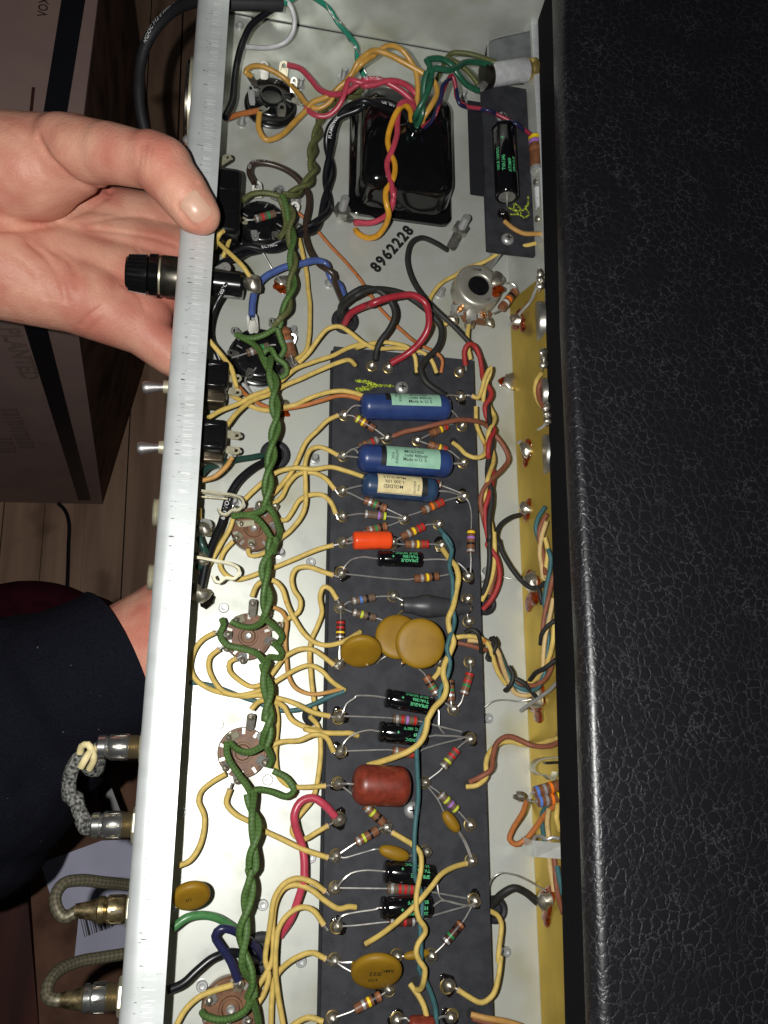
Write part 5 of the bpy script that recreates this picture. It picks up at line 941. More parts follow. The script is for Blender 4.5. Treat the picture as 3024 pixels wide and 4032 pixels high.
W('black cable lettered 600 VOLT from the middle grommet down along the flange', 'blackpvc', 1.75, 'E 770,840,3 700,875,6 600,932,8 480,1042,9 420,1152,9 390,1260,9 350,1390,9 300,1510,10 255,1625,11 G 235,240,11 200,400,11 170,520,11', 9, 'insulated_wire', txt=[('600 VOLT', 2.6, 33.5, -1, 1, 'inkwhite')])
W('dark green lead from the middle grommet behind the lower toggle switch', 'darkgreenpvc', 1.3, 'E 770,815,3 690,815,6 600,832,8 450,856,10 330,890,12 250,912,14 190,970,16', 10, 'insulated_wire')
W('dark green lead bowed between the two jack springs at the flange', 'darkgreenpvc', 1.4, 'E 175,1480,14 210,1560,14 240,1620,12 G 255,190,10 220,270,10 160,265,12', 12, 'insulated_wire')
W('thin stranded bare wire from the third black socket to the rusty spot', 'tin', .45, 'E 575,150,9 550,200,6 570,250,4 612,322,1.5', 5, 'bare_wire')
W('thin stranded bare wire from the black cable to the rusty solder on the floor', 'tin', .4, 'C 690,605,7 770,740,3 850,862,1.5', 4, 'bare_wire')
# --- right side
W('grey shielded lead from the first front control to the brass strip top', 'steel', .8, 'D 1500,740,30 1490,860,27 1435,1000,19 1365,1090,11 1262,1205,3', 20, 'shielded_wire')
W('grey shielded lead curving from the second front control to the brass strip', 'steel', .8, 'F 1575,500,28 1550,560,24 1490,610,16 1420,662,8 1325,715,2', 16, 'shielded_wire')
W('grey shielded lead lying across the solder blob below the tied bundle', 'steel', .8, 'N 965,1690,27 900,1762,22 800,1832,14 700,1902,9 612,1965,5', 14, 'shielded_wire')
W('black cloth wire from the brass strip bending down to the big solder blob', 'blackcloth', 1.1, 'F 1345,1300,6 1270,1322,8 1180,1392,9 1150,1480,10 1172,1570,10 H 1165,40,10 1185,130,10 1260,260,10 1360,395,11 1420,440,13 1500,442,14 1545,400,17 1625,362,22', 10, 'cloth_wire')
W('thin bare ground wire from under the bundle to the big solder blob', 'tin', .33, 'H 1030,400,4 1075,365,3 1170,345,3 1260,370,4 1370,388,7', 4, 'bare_wire')
W('thin bare ground wire arched from the board edge to the blob under the tied bundle', 'tin', .33, 'N 262,1930,4 340,1872,5 450,1856,5 600,1872,5 715,1852,7', 5, 'bare_wire')
W('thin bare ground wire arched from the board edge to the lowest brass solder blob', 'tin', .36, 'O 238,1200,5 262,1100,9 320,1052,10 430,1062,10 550,1112,9 680,1190,8', 9, 'bare_wire')
W('black cloth wire from the right grommet arching to the lowest brass solder blob', 'blackcloth', 1.45, 'O 262,1300,3 340,1212,9 430,1168,11 520,1200,10 615,1275,7', 9, 'cloth_wire')
Y('upper yellow wire of the laced bundle crossing the board right edge', 'N -80,1270,15 0,1250,16 120,1238,17 230,1262,17 310,1332,16 350,1450,14 400,1600,11 470,1705,9', 14)
W('pale yellow wire of the laced bundle swinging under the blob and up the brass', 'paleyellow', 1.0, 'N 100,1280,14 300,1305,15 390,1382,14 430,1502,12 480,1640,9 560,1790,7 640,1812,7 720,1795,10 800,1700,15 830,1560,20 838,1430,22 852,1260,24 890,1080,25 930,880,25', 13, 'cloth_wire')
W('brown wire of the laced bundle dipping under and rising on the brass', 'browncloth', 1.0, 'N -40,1300,13 0,1305,13 120,1332,14 220,1362,14 300,1390,12 380,1480,9 450,1600,7 540,1668,8 630,1705,10 740,1722,15 850,1662,20 905,1560,24 930,1450,25', 12, 'cloth_wire')
W('blue-green wire of the laced bundle along the brass strip', 'tealcloth', 1.0, 'N 380,1350,12 440,1480,10 500,1620,9 570,1722,9 660,1762,11 760,1755,15 830,1650,19 860,1450,21 885,1300,22 880,1180,22 862,1040,21 845,900,21 865,750,22 900,600,25 905,480,27 880,400,26', 13, 'cloth_wire')
W('blue-green wire bowed out beside the upper front control', 'tealcloth', 1.0, 'N 850,-10,26 790,80,22 758,190,19 785,300,19 800,340,20', 22, 'cloth_wire')
W('brown wire bowed out beside the upper front control', 'browncloth', 1.0, 'N 870,60,26 810,170,22 790,300,20 825,440,21 840,560,22 855,640,24', 22, 'cloth_wire')
W('brown wire in the middle stretch of the laced bundle on the brass', 'browncloth', 1.0, 'N 935,650,28 915,720,27 890,850,24 855,1000,22 830,1150,21 825,1250,20', 23, 'cloth_wire')
W('pale yellow wire bowed down from the upper front control lug', 'paleyellow', 1.0, 'N 865,130,28 820,270,24 800,430,22 820,580,22 830,690,22', 23, 'cloth_wire')
Y('yellow wire behind the pale one on the brass, upper stretch of the laced bundle', 'N 850,290,25 875,400,25 862,560,23 842,700,21', 23)
Y('yellow wire along the fabric edge in the lower stretch of the laced bundle', 'N 945,1100,28 932,1290,26 900,1430,23 820,1602,17 700,1695,9', 22)
for lb_, p in (('black lacing turn at the board edge, round the yellow and brown wires', 'N 78,1210,17 130,1178,19 190,1210,20 222,1300,18 232,1395,13'), ('black lacing turn just right of the board edge, tight round the bundle', 'N 345,1250,18 378,1310,17 345,1400,15 320,1470,13 290,1455,12 315,1390,14 350,1300,17 320,1258,18'), ('black lacing turn low on the bundle before the solder blob', 'N 500,1530,12 545,1620,13 515,1715,12 460,1770,9'),
               ('black lacing tail running down onto the solder blob', 'N 560,1650,13 650,1702,14 720,1782,13 780,1840,11'), ('black lacing turn slanting across the brass bundle, lower one', 'N 955,1470,30 850,1548,26 760,1592,19 705,1665,13'),
               ('black lacing turn slanting across the brass bundle, middle one', 'N 945,1090,30 862,1152,27 812,1225,24 805,1320,20'), ('black lacing tail hanging beside the big solder blob', 'N 770,760,16 800,800,17 812,880,17 820,930,16')):
    W(lb_, 'blackcloth', .95, p, 15, 'lacing_cord', group='black lacing cords')
Y('yellow wire twisted with a brown one from the board hole to the brass', 'J 1112,825,11 1200,812,13 1275,745,13 1272,650,12 1310,530,10 1380,462,9 1480,460,9 O 470,60,9 600,62,11 700,35,18 790,10,26', 11)
W('brown wire twisted with a yellow one from the board hole to the brass', 'browncloth', 1.1, 'J 1140,785,11 1250,732,14 1318,680,14 1330,580,12 1362,470,11 1450,418,11 1560,450,11 O 560,62,12 640,78,15 720,72,20 795,35,26', 12, 'cloth_wire')
W('orange cloth wire hanging in a U below the pair of blue-banded resistors', 'orangecloth', 1.1, 'O 535,495,17 505,580,14 425,715,9 405,790,8 450,828,8 525,790,9 620,680,13 700,570,18 760,535,22', 12, 'cloth_wire')
W('dark teal wire passing under the saddle clip on the brass', 'tealcloth', 1.0, 'O 690,530,19 655,600,15 660,700,13 672,800,12 690,900,12', 14, 'cloth_wire')
W('pale yellow wire passing under the saddle clip on the brass', 'paleyellow', 1.0, 'O 705,560,20 692,660,17 705,780,15 712,940,14 728,1080,14 745,1190,14', 15, 'cloth_wire')
W('brown wire leaving the saddle clip and running down the brass to the fabric', 'browncloth', 1.05, 'O 735,880,17 752,960,17 760,1100,18 780,1240,21 815,1360,26', 19, 'cloth_wire')
W('blue-green wire at the fabric edge below the saddle clip', 'tealcloth', 1.0, 'O 770,1000,23 790,1100,25 812,1220,28', 25, 'cloth_wire')
Y('pale yellow wire bend showing between the blue-banded resistors and the fabric', 'O 775,520,24 765,620,22 790,720,26', 23)
Y('yellow loop behind the metal side of the second front control', 'M 915,1030,26 865,1100,22 850,1220,21 890,1340,23 975,1430,28', 23)
W('brown wire loop behind the metal side of the second front control', 'browncloth', 1.1, 'M 930,1090,27 885,1170,24 890,1290,24 960,1420,28', 24, 'cloth_wire')
W('tan wire leaving the board hole at the bottom right corner', 'amber', 1.1, 'L 1150,1440,11 1300,1478,13 1500,1520,12 1620,1560,12', 12, 'cloth_wire')
W('brown wire leaving the board hole at the bottom right corner below the tan one', 'browncloth', 1.1, 'L 1160,1470,11 1350,1520,12 1500,1560,11', 12, 'cloth_wire')
W('yellow and brown stretch at the fabric edge above the black lacing', 'browncloth', 1.0, 'F 1590,990,29 1570,1080,27 1555,1170,25', 27, 'cloth_wire') if 0 else None
# ================================================================= rear wall hardware (left of and under the flange)
def xcyl(prof, y, z, mat, name, parent, seg=28, angle=40): return part(name, lathe([(r, 0) for r in ()] or [(r, x) for x, r in prof], np.array([0, y, z]), EX, seg), mat, parent, angle=angle)
def XY(t, x, y, z): p = PX(t, x, y, z); return p[0], p[1]
WX = XL-1.3
def nutx(x0, x1, y, z, r, mat, parent, rot=0): return part('hex_nut', lathe([(r*.92, 0), (r, .5), (r, x1-x0-.5), (r*.92, x1-x0)], np.array([x0, y, z]), EX, 6, up=(0, math.sin(rot), math.cos(rot))), mat, parent, angle=25)
# switch body near the thumb
t = thing('standby_switch', 'tall glossy black switch body under the flange beside the thumb', 'switch', (XL+8, P(905, 780, 14)[1], 0))
xr = P(951, 780, 26)[0]; ya = P(905, 912, 26)[1]; yb = P(905, 655, 26)[1]
part('housing', rbox(((XL+.2+xr)/2, (ya+yb)/2, 16), (xr-XL-.2)/2, (yb-ya)/2, 10.5, 2.6), 'blackplastic', t)
part('cover_line', box(XL+3, xr-1.5, yb-12.2, yb-11.6, 26.5, 26.75), 'bakelite', t); part('cover_line', box(XL+3, xr-1.5, ya+9.6, ya+10.2, 26.5, 26.75), 'bakelite', t)
part('terminal', eyelet((XL+6, yb-2, 22), np.array(PX('A', 435, 1270, 24)), 3.4, .7, .4), 'palebrass', t); part('terminal', eyelet((XL+6, ya+2, 22), np.array(PX('C', 350, 430, 26)), 3.4, .7, .4), 'palebrass', t)
# fuse holder
y = PX('P', 1000, 1985, 22)[1]; zc = 22.0
t = thing('fuse_holder', 'black fuse holder with ridged cap sticking out beside the palm', 'fuse holder', (XL, y, 0))
xs = [PX('P', a, 1985, zc)[0] for a in (915, 1072, 1088, 1158, 1172, 1310)]
pr = lathe([(6.2, xs[0]), (6.6, xs[0]+.4), (7.3, xs[1])], np.array([0, y, zc]), EX, 26); part('cap', pr, 'blackplastic', t)
for k in range(26):
    a = 2*math.pi*k/26; d = np.array([0, math.cos(a), math.sin(a)]); part('ridge', obox(np.array([(xs[0]+xs[1])/2+.4, y, zc])+d*7.0, np.array([(xs[1]-xs[0])/2-.7, 0, 0])+d*.35, np.cross(EX, d)*.42, d*.9), 'blackplastic', t)
xcyl([(xs[1], 7.6), (xs[2], 8.8), (xs[3]-.6, 9.0), (xs[3], 8.4)], y, zc, 'gloss_black', 'collar', t)
xcyl([(xs[3], 7.6), (xs[4], 7.6)], y, zc, 'palebrass', 'washer', t)
xcyl([(xs[4], 8.5), (xs[4]+.5, 8.8), (WX-.1, 8.8)], y, zc, M('gunmetal', L((92, 88, 80)), rough=.35, metal=.9, ns=.25, col2=L((60, 58, 52))), 'barrel', t)
xe = PX('C', 530, 870, zc)[0]; xcyl([(XL+.1, 5.8), (xe-1.2, 5.8), (xe-.6, 5.2), (xe, 5.0), (xe+.4, 2.4)], y, zc, 'blackplastic', 'inner_barrel', t)
yc = PX('C', 460, 950, 14)[1]; part('inner_flange', box(PX('C', 360, 800, 14)[0], PX('C', 545, 800, 14)[0], yc, y+4, 10, 18), 'blackplastic', t)
e = part('end_terminal', blob(PX('C', 610, 872, 23), 4.0, 3.4, seed=5, sx=1.05, rough=.25), 'solder', t); part('side_terminal', eyelet(PX('C', 300, 790, 24), PX('C', 432, 712, 27), 5, .8, .1), 'tin', t)
# toggle switches
def toggle(label, yy, xa, xb, xt, body_y0, body_y1, body_x, low, nutpx):
    zc = 20.0; y = PX('Q', *yy, zc)[1]; t = thing('toggle_switch', label, 'switch', (XL, y, 0), 'toggle switches on the rear wall')
    x0, x1 = PX('Q', xa, yy[1], zc)[0], PX('Q', xb, yy[1], zc)[0]; a = np.array([x1, y, zc]); b = np.array([x0, y-1.2, zc])
    d = unit(b-a); l = np.linalg.norm(b-a); part('lever', lathe([(1.5, 0), (1.55, l*.2), (2.6, l*.72), (2.7, l*.85), (2.2, l*.96), (.8, l)], a, d, 22), M('satin', (.42, .40, .40), rough=.45, metal=.9, ns=1), t)
    xcyl([(x1-1, 2.6), (x1+2.5, 3.0), (WX, 3.2)], y, zc, 'palebrass', 'bushing', t)
    nutx(PX('Q', nutpx[0], yy[1], zc)[0], WX-.05, y, zc, 7.0, 'palebrass', t)
    by0, by1 = PX('E', 300, body_y1, 24)[1], PX('E', 300, body_y0, 24)[1]; bx1 = PX('E', body_x, (body_y0+body_y1)/2, 25)[0]
    part('housing', rbox(((XL+.1+bx1)/2, (by0+by1)/2, 17), (bx1-XL-.1)/2, (by1-by0)/2, 8.5, 1.6), 'blackplastic', t)
    ly0 = PX('E', 300, low, 16)[1]; part('frame_plate', rbox(((XL+.1+bx1)/2-.3, (ly0+by0)/2+.6, 14), (bx1-XL-.1)/2-.3, max(1, (by0-ly0)/2+.5), 5, .9), M('smoky', L((120, 108, 88)), rough=.3, metal=.7, ns=.2, col2=L((70, 62, 50))), t)
    for k in (-1, 1): part('moulded_step', rbox((bx1-6, (by0+by1)/2+k*4.6, 25.6), 3.2, 1.2, .5, .3), 'blackplastic', t)
    for q0, q1 in toglug[label[:5]]: l_ = part('terminal', eyelet(PX('E', *q0), PX('E', *q1), 3.4, .7, .45), 'palebrass', t)
toglug = {'upper': (((415, 190, 20), (525, 185, 20)), ((415, 290, 20), (525, 310, 21))), 'lower': (((395, 640, 20), (520, 660, 21)), ((395, 770, 20), (515, 780, 21)))}
toggle('upper toggle switch with round-ended grey lever, nearest the hand', (1120, 590), 1030, 1205, 0, 42, 265, 418, 405, (1236,))
toggle('lower toggle switch with round-ended grey lever, further from the hand', (1090, 1030), 992, 1172, 0, 522, 775, 400, 885, (1200,))
# two phone jacks seen from outside as brass nuts, inside as bent spring clips
def jack(label, tq, ya, yb, xa, clip, extra, bodypts):
    zc = 20.0; y = (PX('Q', xa, ya, zc)[1]+PX('Q', xa, yb, zc)[1])/2; r = abs(PX('Q', xa, ya, zc)[1]-PX('Q', xa, yb, zc)[1])/2
    t = thing('phone_jack', label, 'jack', (XL, y, 0), 'phone jacks on the rear wall')
    x0 = PX('Q', xa, (ya+yb)/2, zc)[0]; nutx(x0+2.4, WX-.05, y, zc, r*1.02, 'palebrass', t, .3); xcyl([(x0, r*.68), (x0+.5, r*.76), (x0+1.2, r*.7), (x0+1.9, r*.76), (x0+2.6, r*.7)], y, zc, 'palebrass', 'threaded_bushing', t)
    p = spline(parse(clip, 20), .8); w = 2.4; side = EZ*w/2; V = []; T, A, B = frames(p)
    nrm = np.cross(T, EZ); nrm /= np.linalg.norm(nrm, axis=1)[:, None]
    V = np.vstack([np.vstack([q+side+n_*.5, q+side-n_*.5, q-side-n_*.5, q-side+n_*.5]) for q, n_ in zip(p, nrm)]); n = len(p)
    F = [(4*i+k, 4*i+(k+1) % 4, 4*i+4+(k+1) % 4, 4*i+4+k) for i in range(n-1) for k in range(4)]+[(3, 2, 1, 0), (4*n-4, 4*n-3, 4*n-2, 4*n-1)]
    part('spring_clip', (V, F, None), 'palebrass', t)
    if extra: part('contact_leaf', tube(parse(extra, 17), .5, 6), 'palebrass', t)
    part('insulator_stack', rbox((XL+4.5, y, 17), 4, 6.5, 8, .8), 'darkfibre', t); part('solder_lug', eyelet(PX('E', *bodypts[0]), PX('E', *bodypts[1]), 5.5, .7, .4), 'steel', t); part('solder_joint', blob(PX('E', *bodypts[2]), 3.0, 2.6, seed=12, rough=.3), 'solder', t)
jack('upper phone jack with pale brass nut and a long hooked spring', 'Q', 1372, 1640, 1112, 'E 165,1105,21 300,1125,21 440,1142,21 515,1170,21 535,1215,21 500,1262,21 440,1268,21 400,1300,21 355,1295,21 330,1250,21', 'E 165,1150 300,1162 410,1172', ((175, 1390, 17), (285, 1385, 19), (215, 1420, 18)))
jack('lower phone jack with brass nut and hooked spring over the looped wires', 'Q', 1850, 2105, 1075, 'G 130,195,21 300,226,21 430,252,21 495,290,21 500,330,21 460,372,21 390,366,21 340,402,21 310,395,21 285,345,21', None, ((175, 1620, 12), (235, 1660, 12), (190, 1660, 12)))
# plugs with braided leads in the four sockets at the bottom
M('braid', L((118, 112, 92)), rough=.45, metal=.5, ns=1.0, braid=(5, 1.8, .85)); M('greybraid', L((136, 136, 130)), rough=.75, spec=.2, ns=.9, col2=L((44, 44, 46)), lo=.40, hi=.62, bump=.8, bs=1.0, bd=.5, braid=(5, 1.5, .8)); M('tarnish', L((176, 158, 118)), rough=.32, metal=.9, ns=.35, col2=L((96, 84, 60)), bump=.5, bs=.5, bd=.25)
def plug(label, t_, x0, x1, ya, yb, xt, xn, xn2, zc, cable, cmat, cone=None, shell='chrome', knot=None, cr=2.1):
    y = (PX(t_, x0, ya, zc)[1]+PX(t_, x0, yb, zc)[1])/2; r = abs(PX(t_, x0, ya, zc)[1]-PX(t_, x0, yb, zc)[1])/2; X = lambda a: PX(t_, a, (ya+yb)/2, zc)[0]
    t = thing('phono_plug', label, 'plug', (X(x0), y, zc-r), 'metal phono plugs in the rear sockets')
    a, b, c, d = X(x0), X(x1), X(xt), X(xn); l = b-a
    xcyl([(a, r*.78), (a+.5, r*.92), (a+l*.25, r*.95), (a+l*.30, r*.82), (a+l*.36, r*.9), (a+l*.42, r*1.0), (b-.4, r*1.0), (b, r*.93)], y, zc, shell, 'shell', t)
    for k in range(6):
        q = 2*math.pi*k/6+.5; dd = np.array([0, math.cos(q), math.sin(q)]); part('spring_slot', obox(np.array([a+l*.72, y, zc])+dd*r*.985, EX*l*.2, np.cross(EX, dd)*.35, dd*.25), 'gunmetal', t)
    pr = []
    for k in range(9): xx = b-.3+(c-b+.6)*k/8; pr += [(xx, r*.86), (xx+(c-b+.6)/16, r*.95)]
    s = thing('phono_socket', label.replace('plug', 'socket').replace('with', 'holding the plug with'), 'socket', (WX, y, zc-8), 'threaded sockets on the rear wall')
    xcyl(pr+[(WX-.2, r*.86)], y, zc, M('oldbrass', (.40, .34, .22), rough=.38, metal=.9, ns=.3), 'threaded_barrel', s)
    nutx(c+.2, max(X(xn2), c+2.2), y, zc, r*1.3, 'palebrass', s, .2)
    if cone: xcyl([(X(cone[0]), 2.3), (X(cone[1]), r*.62), (a+.2, r*.8)], y, zc, 'tarnish', 'solder_cone', t)
    cp = parse(cable, zc); cp[0] = np.array([(X(cone[0]) if cone else a)+.8, y, zc]); part('braided_lead', tube(cp, cr, 12), cmat, t)
    if knot:
        for kp in knot: part('white_core', tube(parse(kp, zc), 1.25, 10), 'cream', t)
    return t
plug('topmost plug with white inner wire knotted on a frayed braid', 'R', 705, 940, 1085, 1278, 1010, 1012, 1042, 20, 'R 690,1230 715,1290,14 700,1350,10 650,1340,12 590,1250,18 530,1330,16 500,1450,14 515,1570,14 S 545,60,14 575,170,15 640,290,18', 'greybraid',
     knot=['R 710,1190,21 660,1210,24 620,1270,26 590,1325,24', 'R 580,1225,20 595,1175,22 640,1165,24 662,1200,24 680,1270,22 650,1340,18'], cr=2.6)
plug('second plug with chrome shell, joined by frayed grey braid', 'S', 662, 890, 172, 382, 955, 970, 1005, 20, 'S 660,285 630,290,18 600,230,17', 'greybraid', cr=3.0)
plug('third plug with tarnished soldered cone and tightly woven braid', 'S', 705, 905, 782, 1000, 915, 920, 958, 20, 'S 545,945 470,945,20 412,880,19 402,790,17 460,700,14 580,675,10 750,690,4 900,705,-4 1000,720,-8', 'braid', cone=(545, 640), shell='tarnish')
plug('lowest plug with dented chrome shell and woven braid hanging down', 'S', 600, 775, 1420, 1650, 850, 870, 905, 20, 'S 455,1540 400,1545,20 345,1520,19 355,1420,16 430,1330,11 560,1268,5 720,1238,0 930,1205,-6', 'braid', cone=(440, 520))
# mains socket flange at the top left, thick power cable
yq = (PX('P', 1380, 470, 22)[1]+PX('P', 1380, 960, 22)[1])/2; rq = abs(PX('P', 1380, 470, 22)[1]-PX('P', 1380, 960, 22)[1])/2; xq = PX('P', 1345, 715, 22)[0]
t = thing('speaker_socket', 'dark round outlet with mounting screws on the rear wall above the thumb', 'socket', (WX, yq, 0))
xcyl([(xq, rq*.9), (xq+.6, rq), (WX-1.2, rq)], yq, 18, 'gunmetal', 'shell', t); xcyl([(WX-1.2, rq*1.08), (WX-.05, rq*1.08)], yq, 18, 'palebrass', 'mounting_ring', t)
for s in (-1, 1): part('screw', lathe([(2.6, 0), (2.4, 1.5), (1.2, 2.6), (.1, 2.8)], np.array([WX-.2, yq+s*rq*1.16, 20]), -EX, 16), 'steel', t)
cb_ = W('thick black power cable curving down at top left with white print', 'rubber', 2.95, 'P 1560,-30,10 1400,15,-5 1250,85,-20 1110,230,-32 1030,420,-40 1010,640,-46 1025,830,-52 1060,980,-58', -20, 'power_cable', group='')
_pp = parse('P 1560,-30,10 1400,15,-5 1250,85,-20 1110,230,-32 1030,420,-40 1010,640,-46 1025,830,-52', -20)
part('printed_text', text_wire('AWGX3C FT2 0 444027', 3.0, _pp, 2.95, 52, -1, 1), 'inkwhite', cb_, smooth=False)
W('thick black sheathed cable entering level at the top left, lettered SHIELDED', 'rubber', 3.6, 'A 330,20,26 480,22,26 640,28,26 780,30,26 850,28,26', 26, 'power_cable', group='', txt=[('SHIELDED', 3.1, 18.5, -1, 1, 'inkwhite')])
# ================================================================= top right corner: lamp holder, bracket, tag board
t = thing('lamp_holder', 'silver and brass pilot lamp holder lying level at the top right', 'lamp holder', PX('B', 1250, 590, 18))
a, b = PX('B', 1045, 622, 26), PX('B', 1470, 560, 26); d = unit(b-a); l = np.linalg.norm(b-a)
part('insulator', lathe([(4.6, 0), (6.2, .3), (6.2, 1.4), (5.2, 1.6), (5.2, 2.2), (6.0, 2.4), (6.0, 3.6), (4, 3.7)], a, d, 26), 'gunmetal', t)
part('shell', lathe([(5.0, 3.7), (5.7, 3.9), (5.7, l*.80), (5.5, l*.81)], a, d, 32), M('alu', (.80, .81, .83), rough=.42, metal=.35, ns=.4), t)
part('brass_insert', lathe([(5.2, l*.8), (5.25, l*.86), (4.9, l*.87), (5.25, l*.9), (5.25, l*.99), (3, l)], a, d, 32), 'goldbrass', t)
n = unit(CAMP-a); part('bayonet_slot', obox(a+d*l*.70+n*5.55+np.cross(d, n)*1.4, d*1.2, np.cross(d, n)*.9, n*.3), 'goldbrass', t)
part('tinned_lug', eyelet(a+d*2.0+EY*4, PX('B', 1160, 530, 31), 4.0, .6, .3), 'tin', t); part('tinned_lug', eyelet(a+d*1.0-EY*4, PX('B', 1010, 740, 28), 3.6, .6, .3), 'tin', t)
t = thing('lamp_bracket', 'bent sheet metal bracket carrying the lamp holder at the far right corner', 'bracket', PX('B', 1270, 420, 6))
M('shadedzinc', (.17, .18, .19), rough=.5, metal=.5, ns=.15, col2=(.12, .13, .14)); M('clipgrey', (.26, .26, .24), rough=.5, metal=.5, ns=.2)  # bracket zinc: weak reflection at its angle is put into a darker colour
part('plate', slab([PX('B', 1088, 345, 20), PX('B', 1110, 325, 20.5), PX('B', 1425, 246, 26), PX('B', 1436, 520, 26), PX('B', 1090, 545, 20)], (.2, -.3, -.6)), 'shadedzinc', t); part('bright_rim', tube([PX('B', 1088, 500, 20.3), PX('B', 1088, 350, 20.3), PX('B', 1110, 326, 20.8), PX('B', 1425, 247, 26.3)], .3, 6), 'steel', t)
part('fold', slab([PX('B', 1088, 345, 20), PX('B', 1090, 545, 20), PX('B', 1086, 545, 8), PX('B', 1084, 345, 8)], (-.9, 0, 0)), 'steel', t)
solo('insulating_sheet', slab([PX('B', 1100, 212, 9), PX('B', 1422, 246, 22), PX('B', 1432, 686, 21), PX('B', 1012, 686, 7)], (0, 0, -.5)), 'darkfibre', 'black insulating paper sheet folded behind the lamp bracket', 'insulation', smooth=False)
t = thing('tag_board', 'small black tag board with the large black electrolytic, beside the metal lip at top right', 'circuit board', PX('B', 1250, 1200, 18))
yt_, yb_ = PX('B', 1030, 690, 20)[1], PX('D', 1080, 605, 20)[1]; xl_ = PX('B', 1050, 1300, 22)[0]
part('fibre_panel', box(xl_, 143.9, yb_, yt_, 19.6, 22.0), 'fibre', t); part('under_panel', box(xl_-3.6, 141, yb_+38, yt_-2, 10.0, 10.6), 'darkfibre', t)
for y_ in (yb_+5, yt_-6, (yb_+yt_)/2): part('standoff', lathe([(2.4, 0.02), (2.4, 19.6)], np.array([128, y_, 0]), EZ, 12), 'steel', t)
dome_screw(('B', 1195, 960), t, 22.0, 2.9); dome_screw(('D', 1240, 503), t, 22.0, 3.1)
p_ = spline(parse('D 1245,245 1300,262 1380,258 1412,200 1408,150 1412,215 1385,250 1415,282 1400,318 1345,312 1350,255 1300,215 1290,240 1330,300 1270,295', 22.1), .5); part('chalk_mark', tube(p_+np.random.normal(0, .25, p_.shape)*np.array([1, 1, 0]), .35, 5, raw=True), 'chalk', t)
part('burnt_joint', blob(PX('D', 1213, 312, 22.6), 3.0, 1.8, rough=.7), 'fluxdark', t); part('solder_joint', blob(PX('D', 1495, 345, 23), 2.1, 2.2), 'solder', t); part('solder_joint', blob(PX('D', 1482, 42, 23), 2.2, 2.2), 'solder', t)
a, b = PX('D', 1487, 88, 24), PX('D', 1503, 250, 24); t = thing('insulating_sleeve', 'white marked sleeve with blue inner wire at the metal lip', 'sleeve', a)
part('sleeve', lathe([(1.2, 0), (1.9, .1), (1.9, np.linalg.norm(b-a)), (1.3, np.linalg.norm(b-a)+.05)], a, unit(b-a), 18), 'whitepvc', t); part('core', lathe([(1.35, 0), (1.3, .4)], b, unit(b-a), 14), 'navypvc', t)
n = unit(CAMP-a); c = (a+b)/2+n*1.95
for k in range(3): q = math.radians(60*k+20); part('star_mark', obox(c, EX*math.cos(q)*.9+EY*math.sin(q)*.9, (EY*math.cos(q)-EX*math.sin(q))*.15, n*.04), 'inkblack', t)
# ================================================================= round metal control on the floor
c = PX('D', 1012, 872, 13); zt = 13.0; c0 = np.array([c[0], c[1], 0.0])
t = thing('potentiometer', 'round metal potentiometer standing on the chassis floor, open black centre', 'potentiometer', c0)
part('can', lathe([(11.6, 3.6), (11.7, 4.2), (11.5, zt-2.2), (11.1, zt-.9), (10.2, zt-.15), (9.6, zt), (6.2, zt), (5.6, zt-.25), (5.2, zt-.9), (5.15, zt-1.2)], c0, EZ, 48), 'potcan', t, angle=60)
part('centre_boss', lathe([(5.1, zt-4), (5.1, zt-1.0), (4.3, zt-1.1), (2.6, zt-1.1), (2.4, zt-.7), (.05, zt-.7)], c0, EZ, 32), 'bakelite', t)
part('stamped_text', text_flat('OHM', 1.9, c0+np.array([-1.0, 7.8, zt+.05]), EX, EY), 'gunmetal', t, smooth=False); part('stamped_text', text_flat('137', 1.9, c0+np.array([4.2, -7.4, zt+.05]), (1, .5, 0), (-.5, 1, 0)), 'gunmetal', t, smooth=False)
s_ = part('solder_blob', blob(PX('D', 1155, 830, zt+.3), 4.0, 1.5, seed=21, sx=.8, rough=.4, xd=(1, 1, 0)), 'solder', t); part('burnt_flux', blob(PX('D', 1160, 920, zt), 3.2, .8, seed=22, rough=.5, flat=.1), 'flux', t)
part('wafer', slab([PX('D', 790, 1020, 3.2), PX('D', 880, 1180, 3.2), PX('D', 1060, 1210, 3.2), PX('D', 1110, 1120, 3.2), PX('D', 1010, 1000, 3.2)], (0, 0, 1.2)), 'phenolic', t)
for q, w in (((830, 1080), 3), ((945, 1120), 2.6), ((1040, 1110), 2.6)): part('wafer_clip', rbox(PX('D', *q, 5.2), w, 2.6, .4, .25), 'steel', t)
for q in ((852, 1075), (1046, 1125)): r_ = part('rivet', lathe([(1.5, 0), (1.5, .5), (1.0, .7), (.7, .4), (.05, .4)], PX('D', *q, 6), EZ, 18), M('copper', (.85, .42, .18), rough=.28, metal=1), t)
for q0, q1 in (((800, 1090, 5), (795, 1160, 8)), ((940, 1150, 5), (930, 1205, 8)), ((1070, 1150, 5), (1090, 1185, 9))):
    l_ = part('lug', eyelet(PX('D', *q0), PX('D', *q1), 3.2, .6, .3), 'tin', t); part('solder_joint', blob(PX('D', *q1), 2.4, 1.8, rough=.35), 'solder', l_)
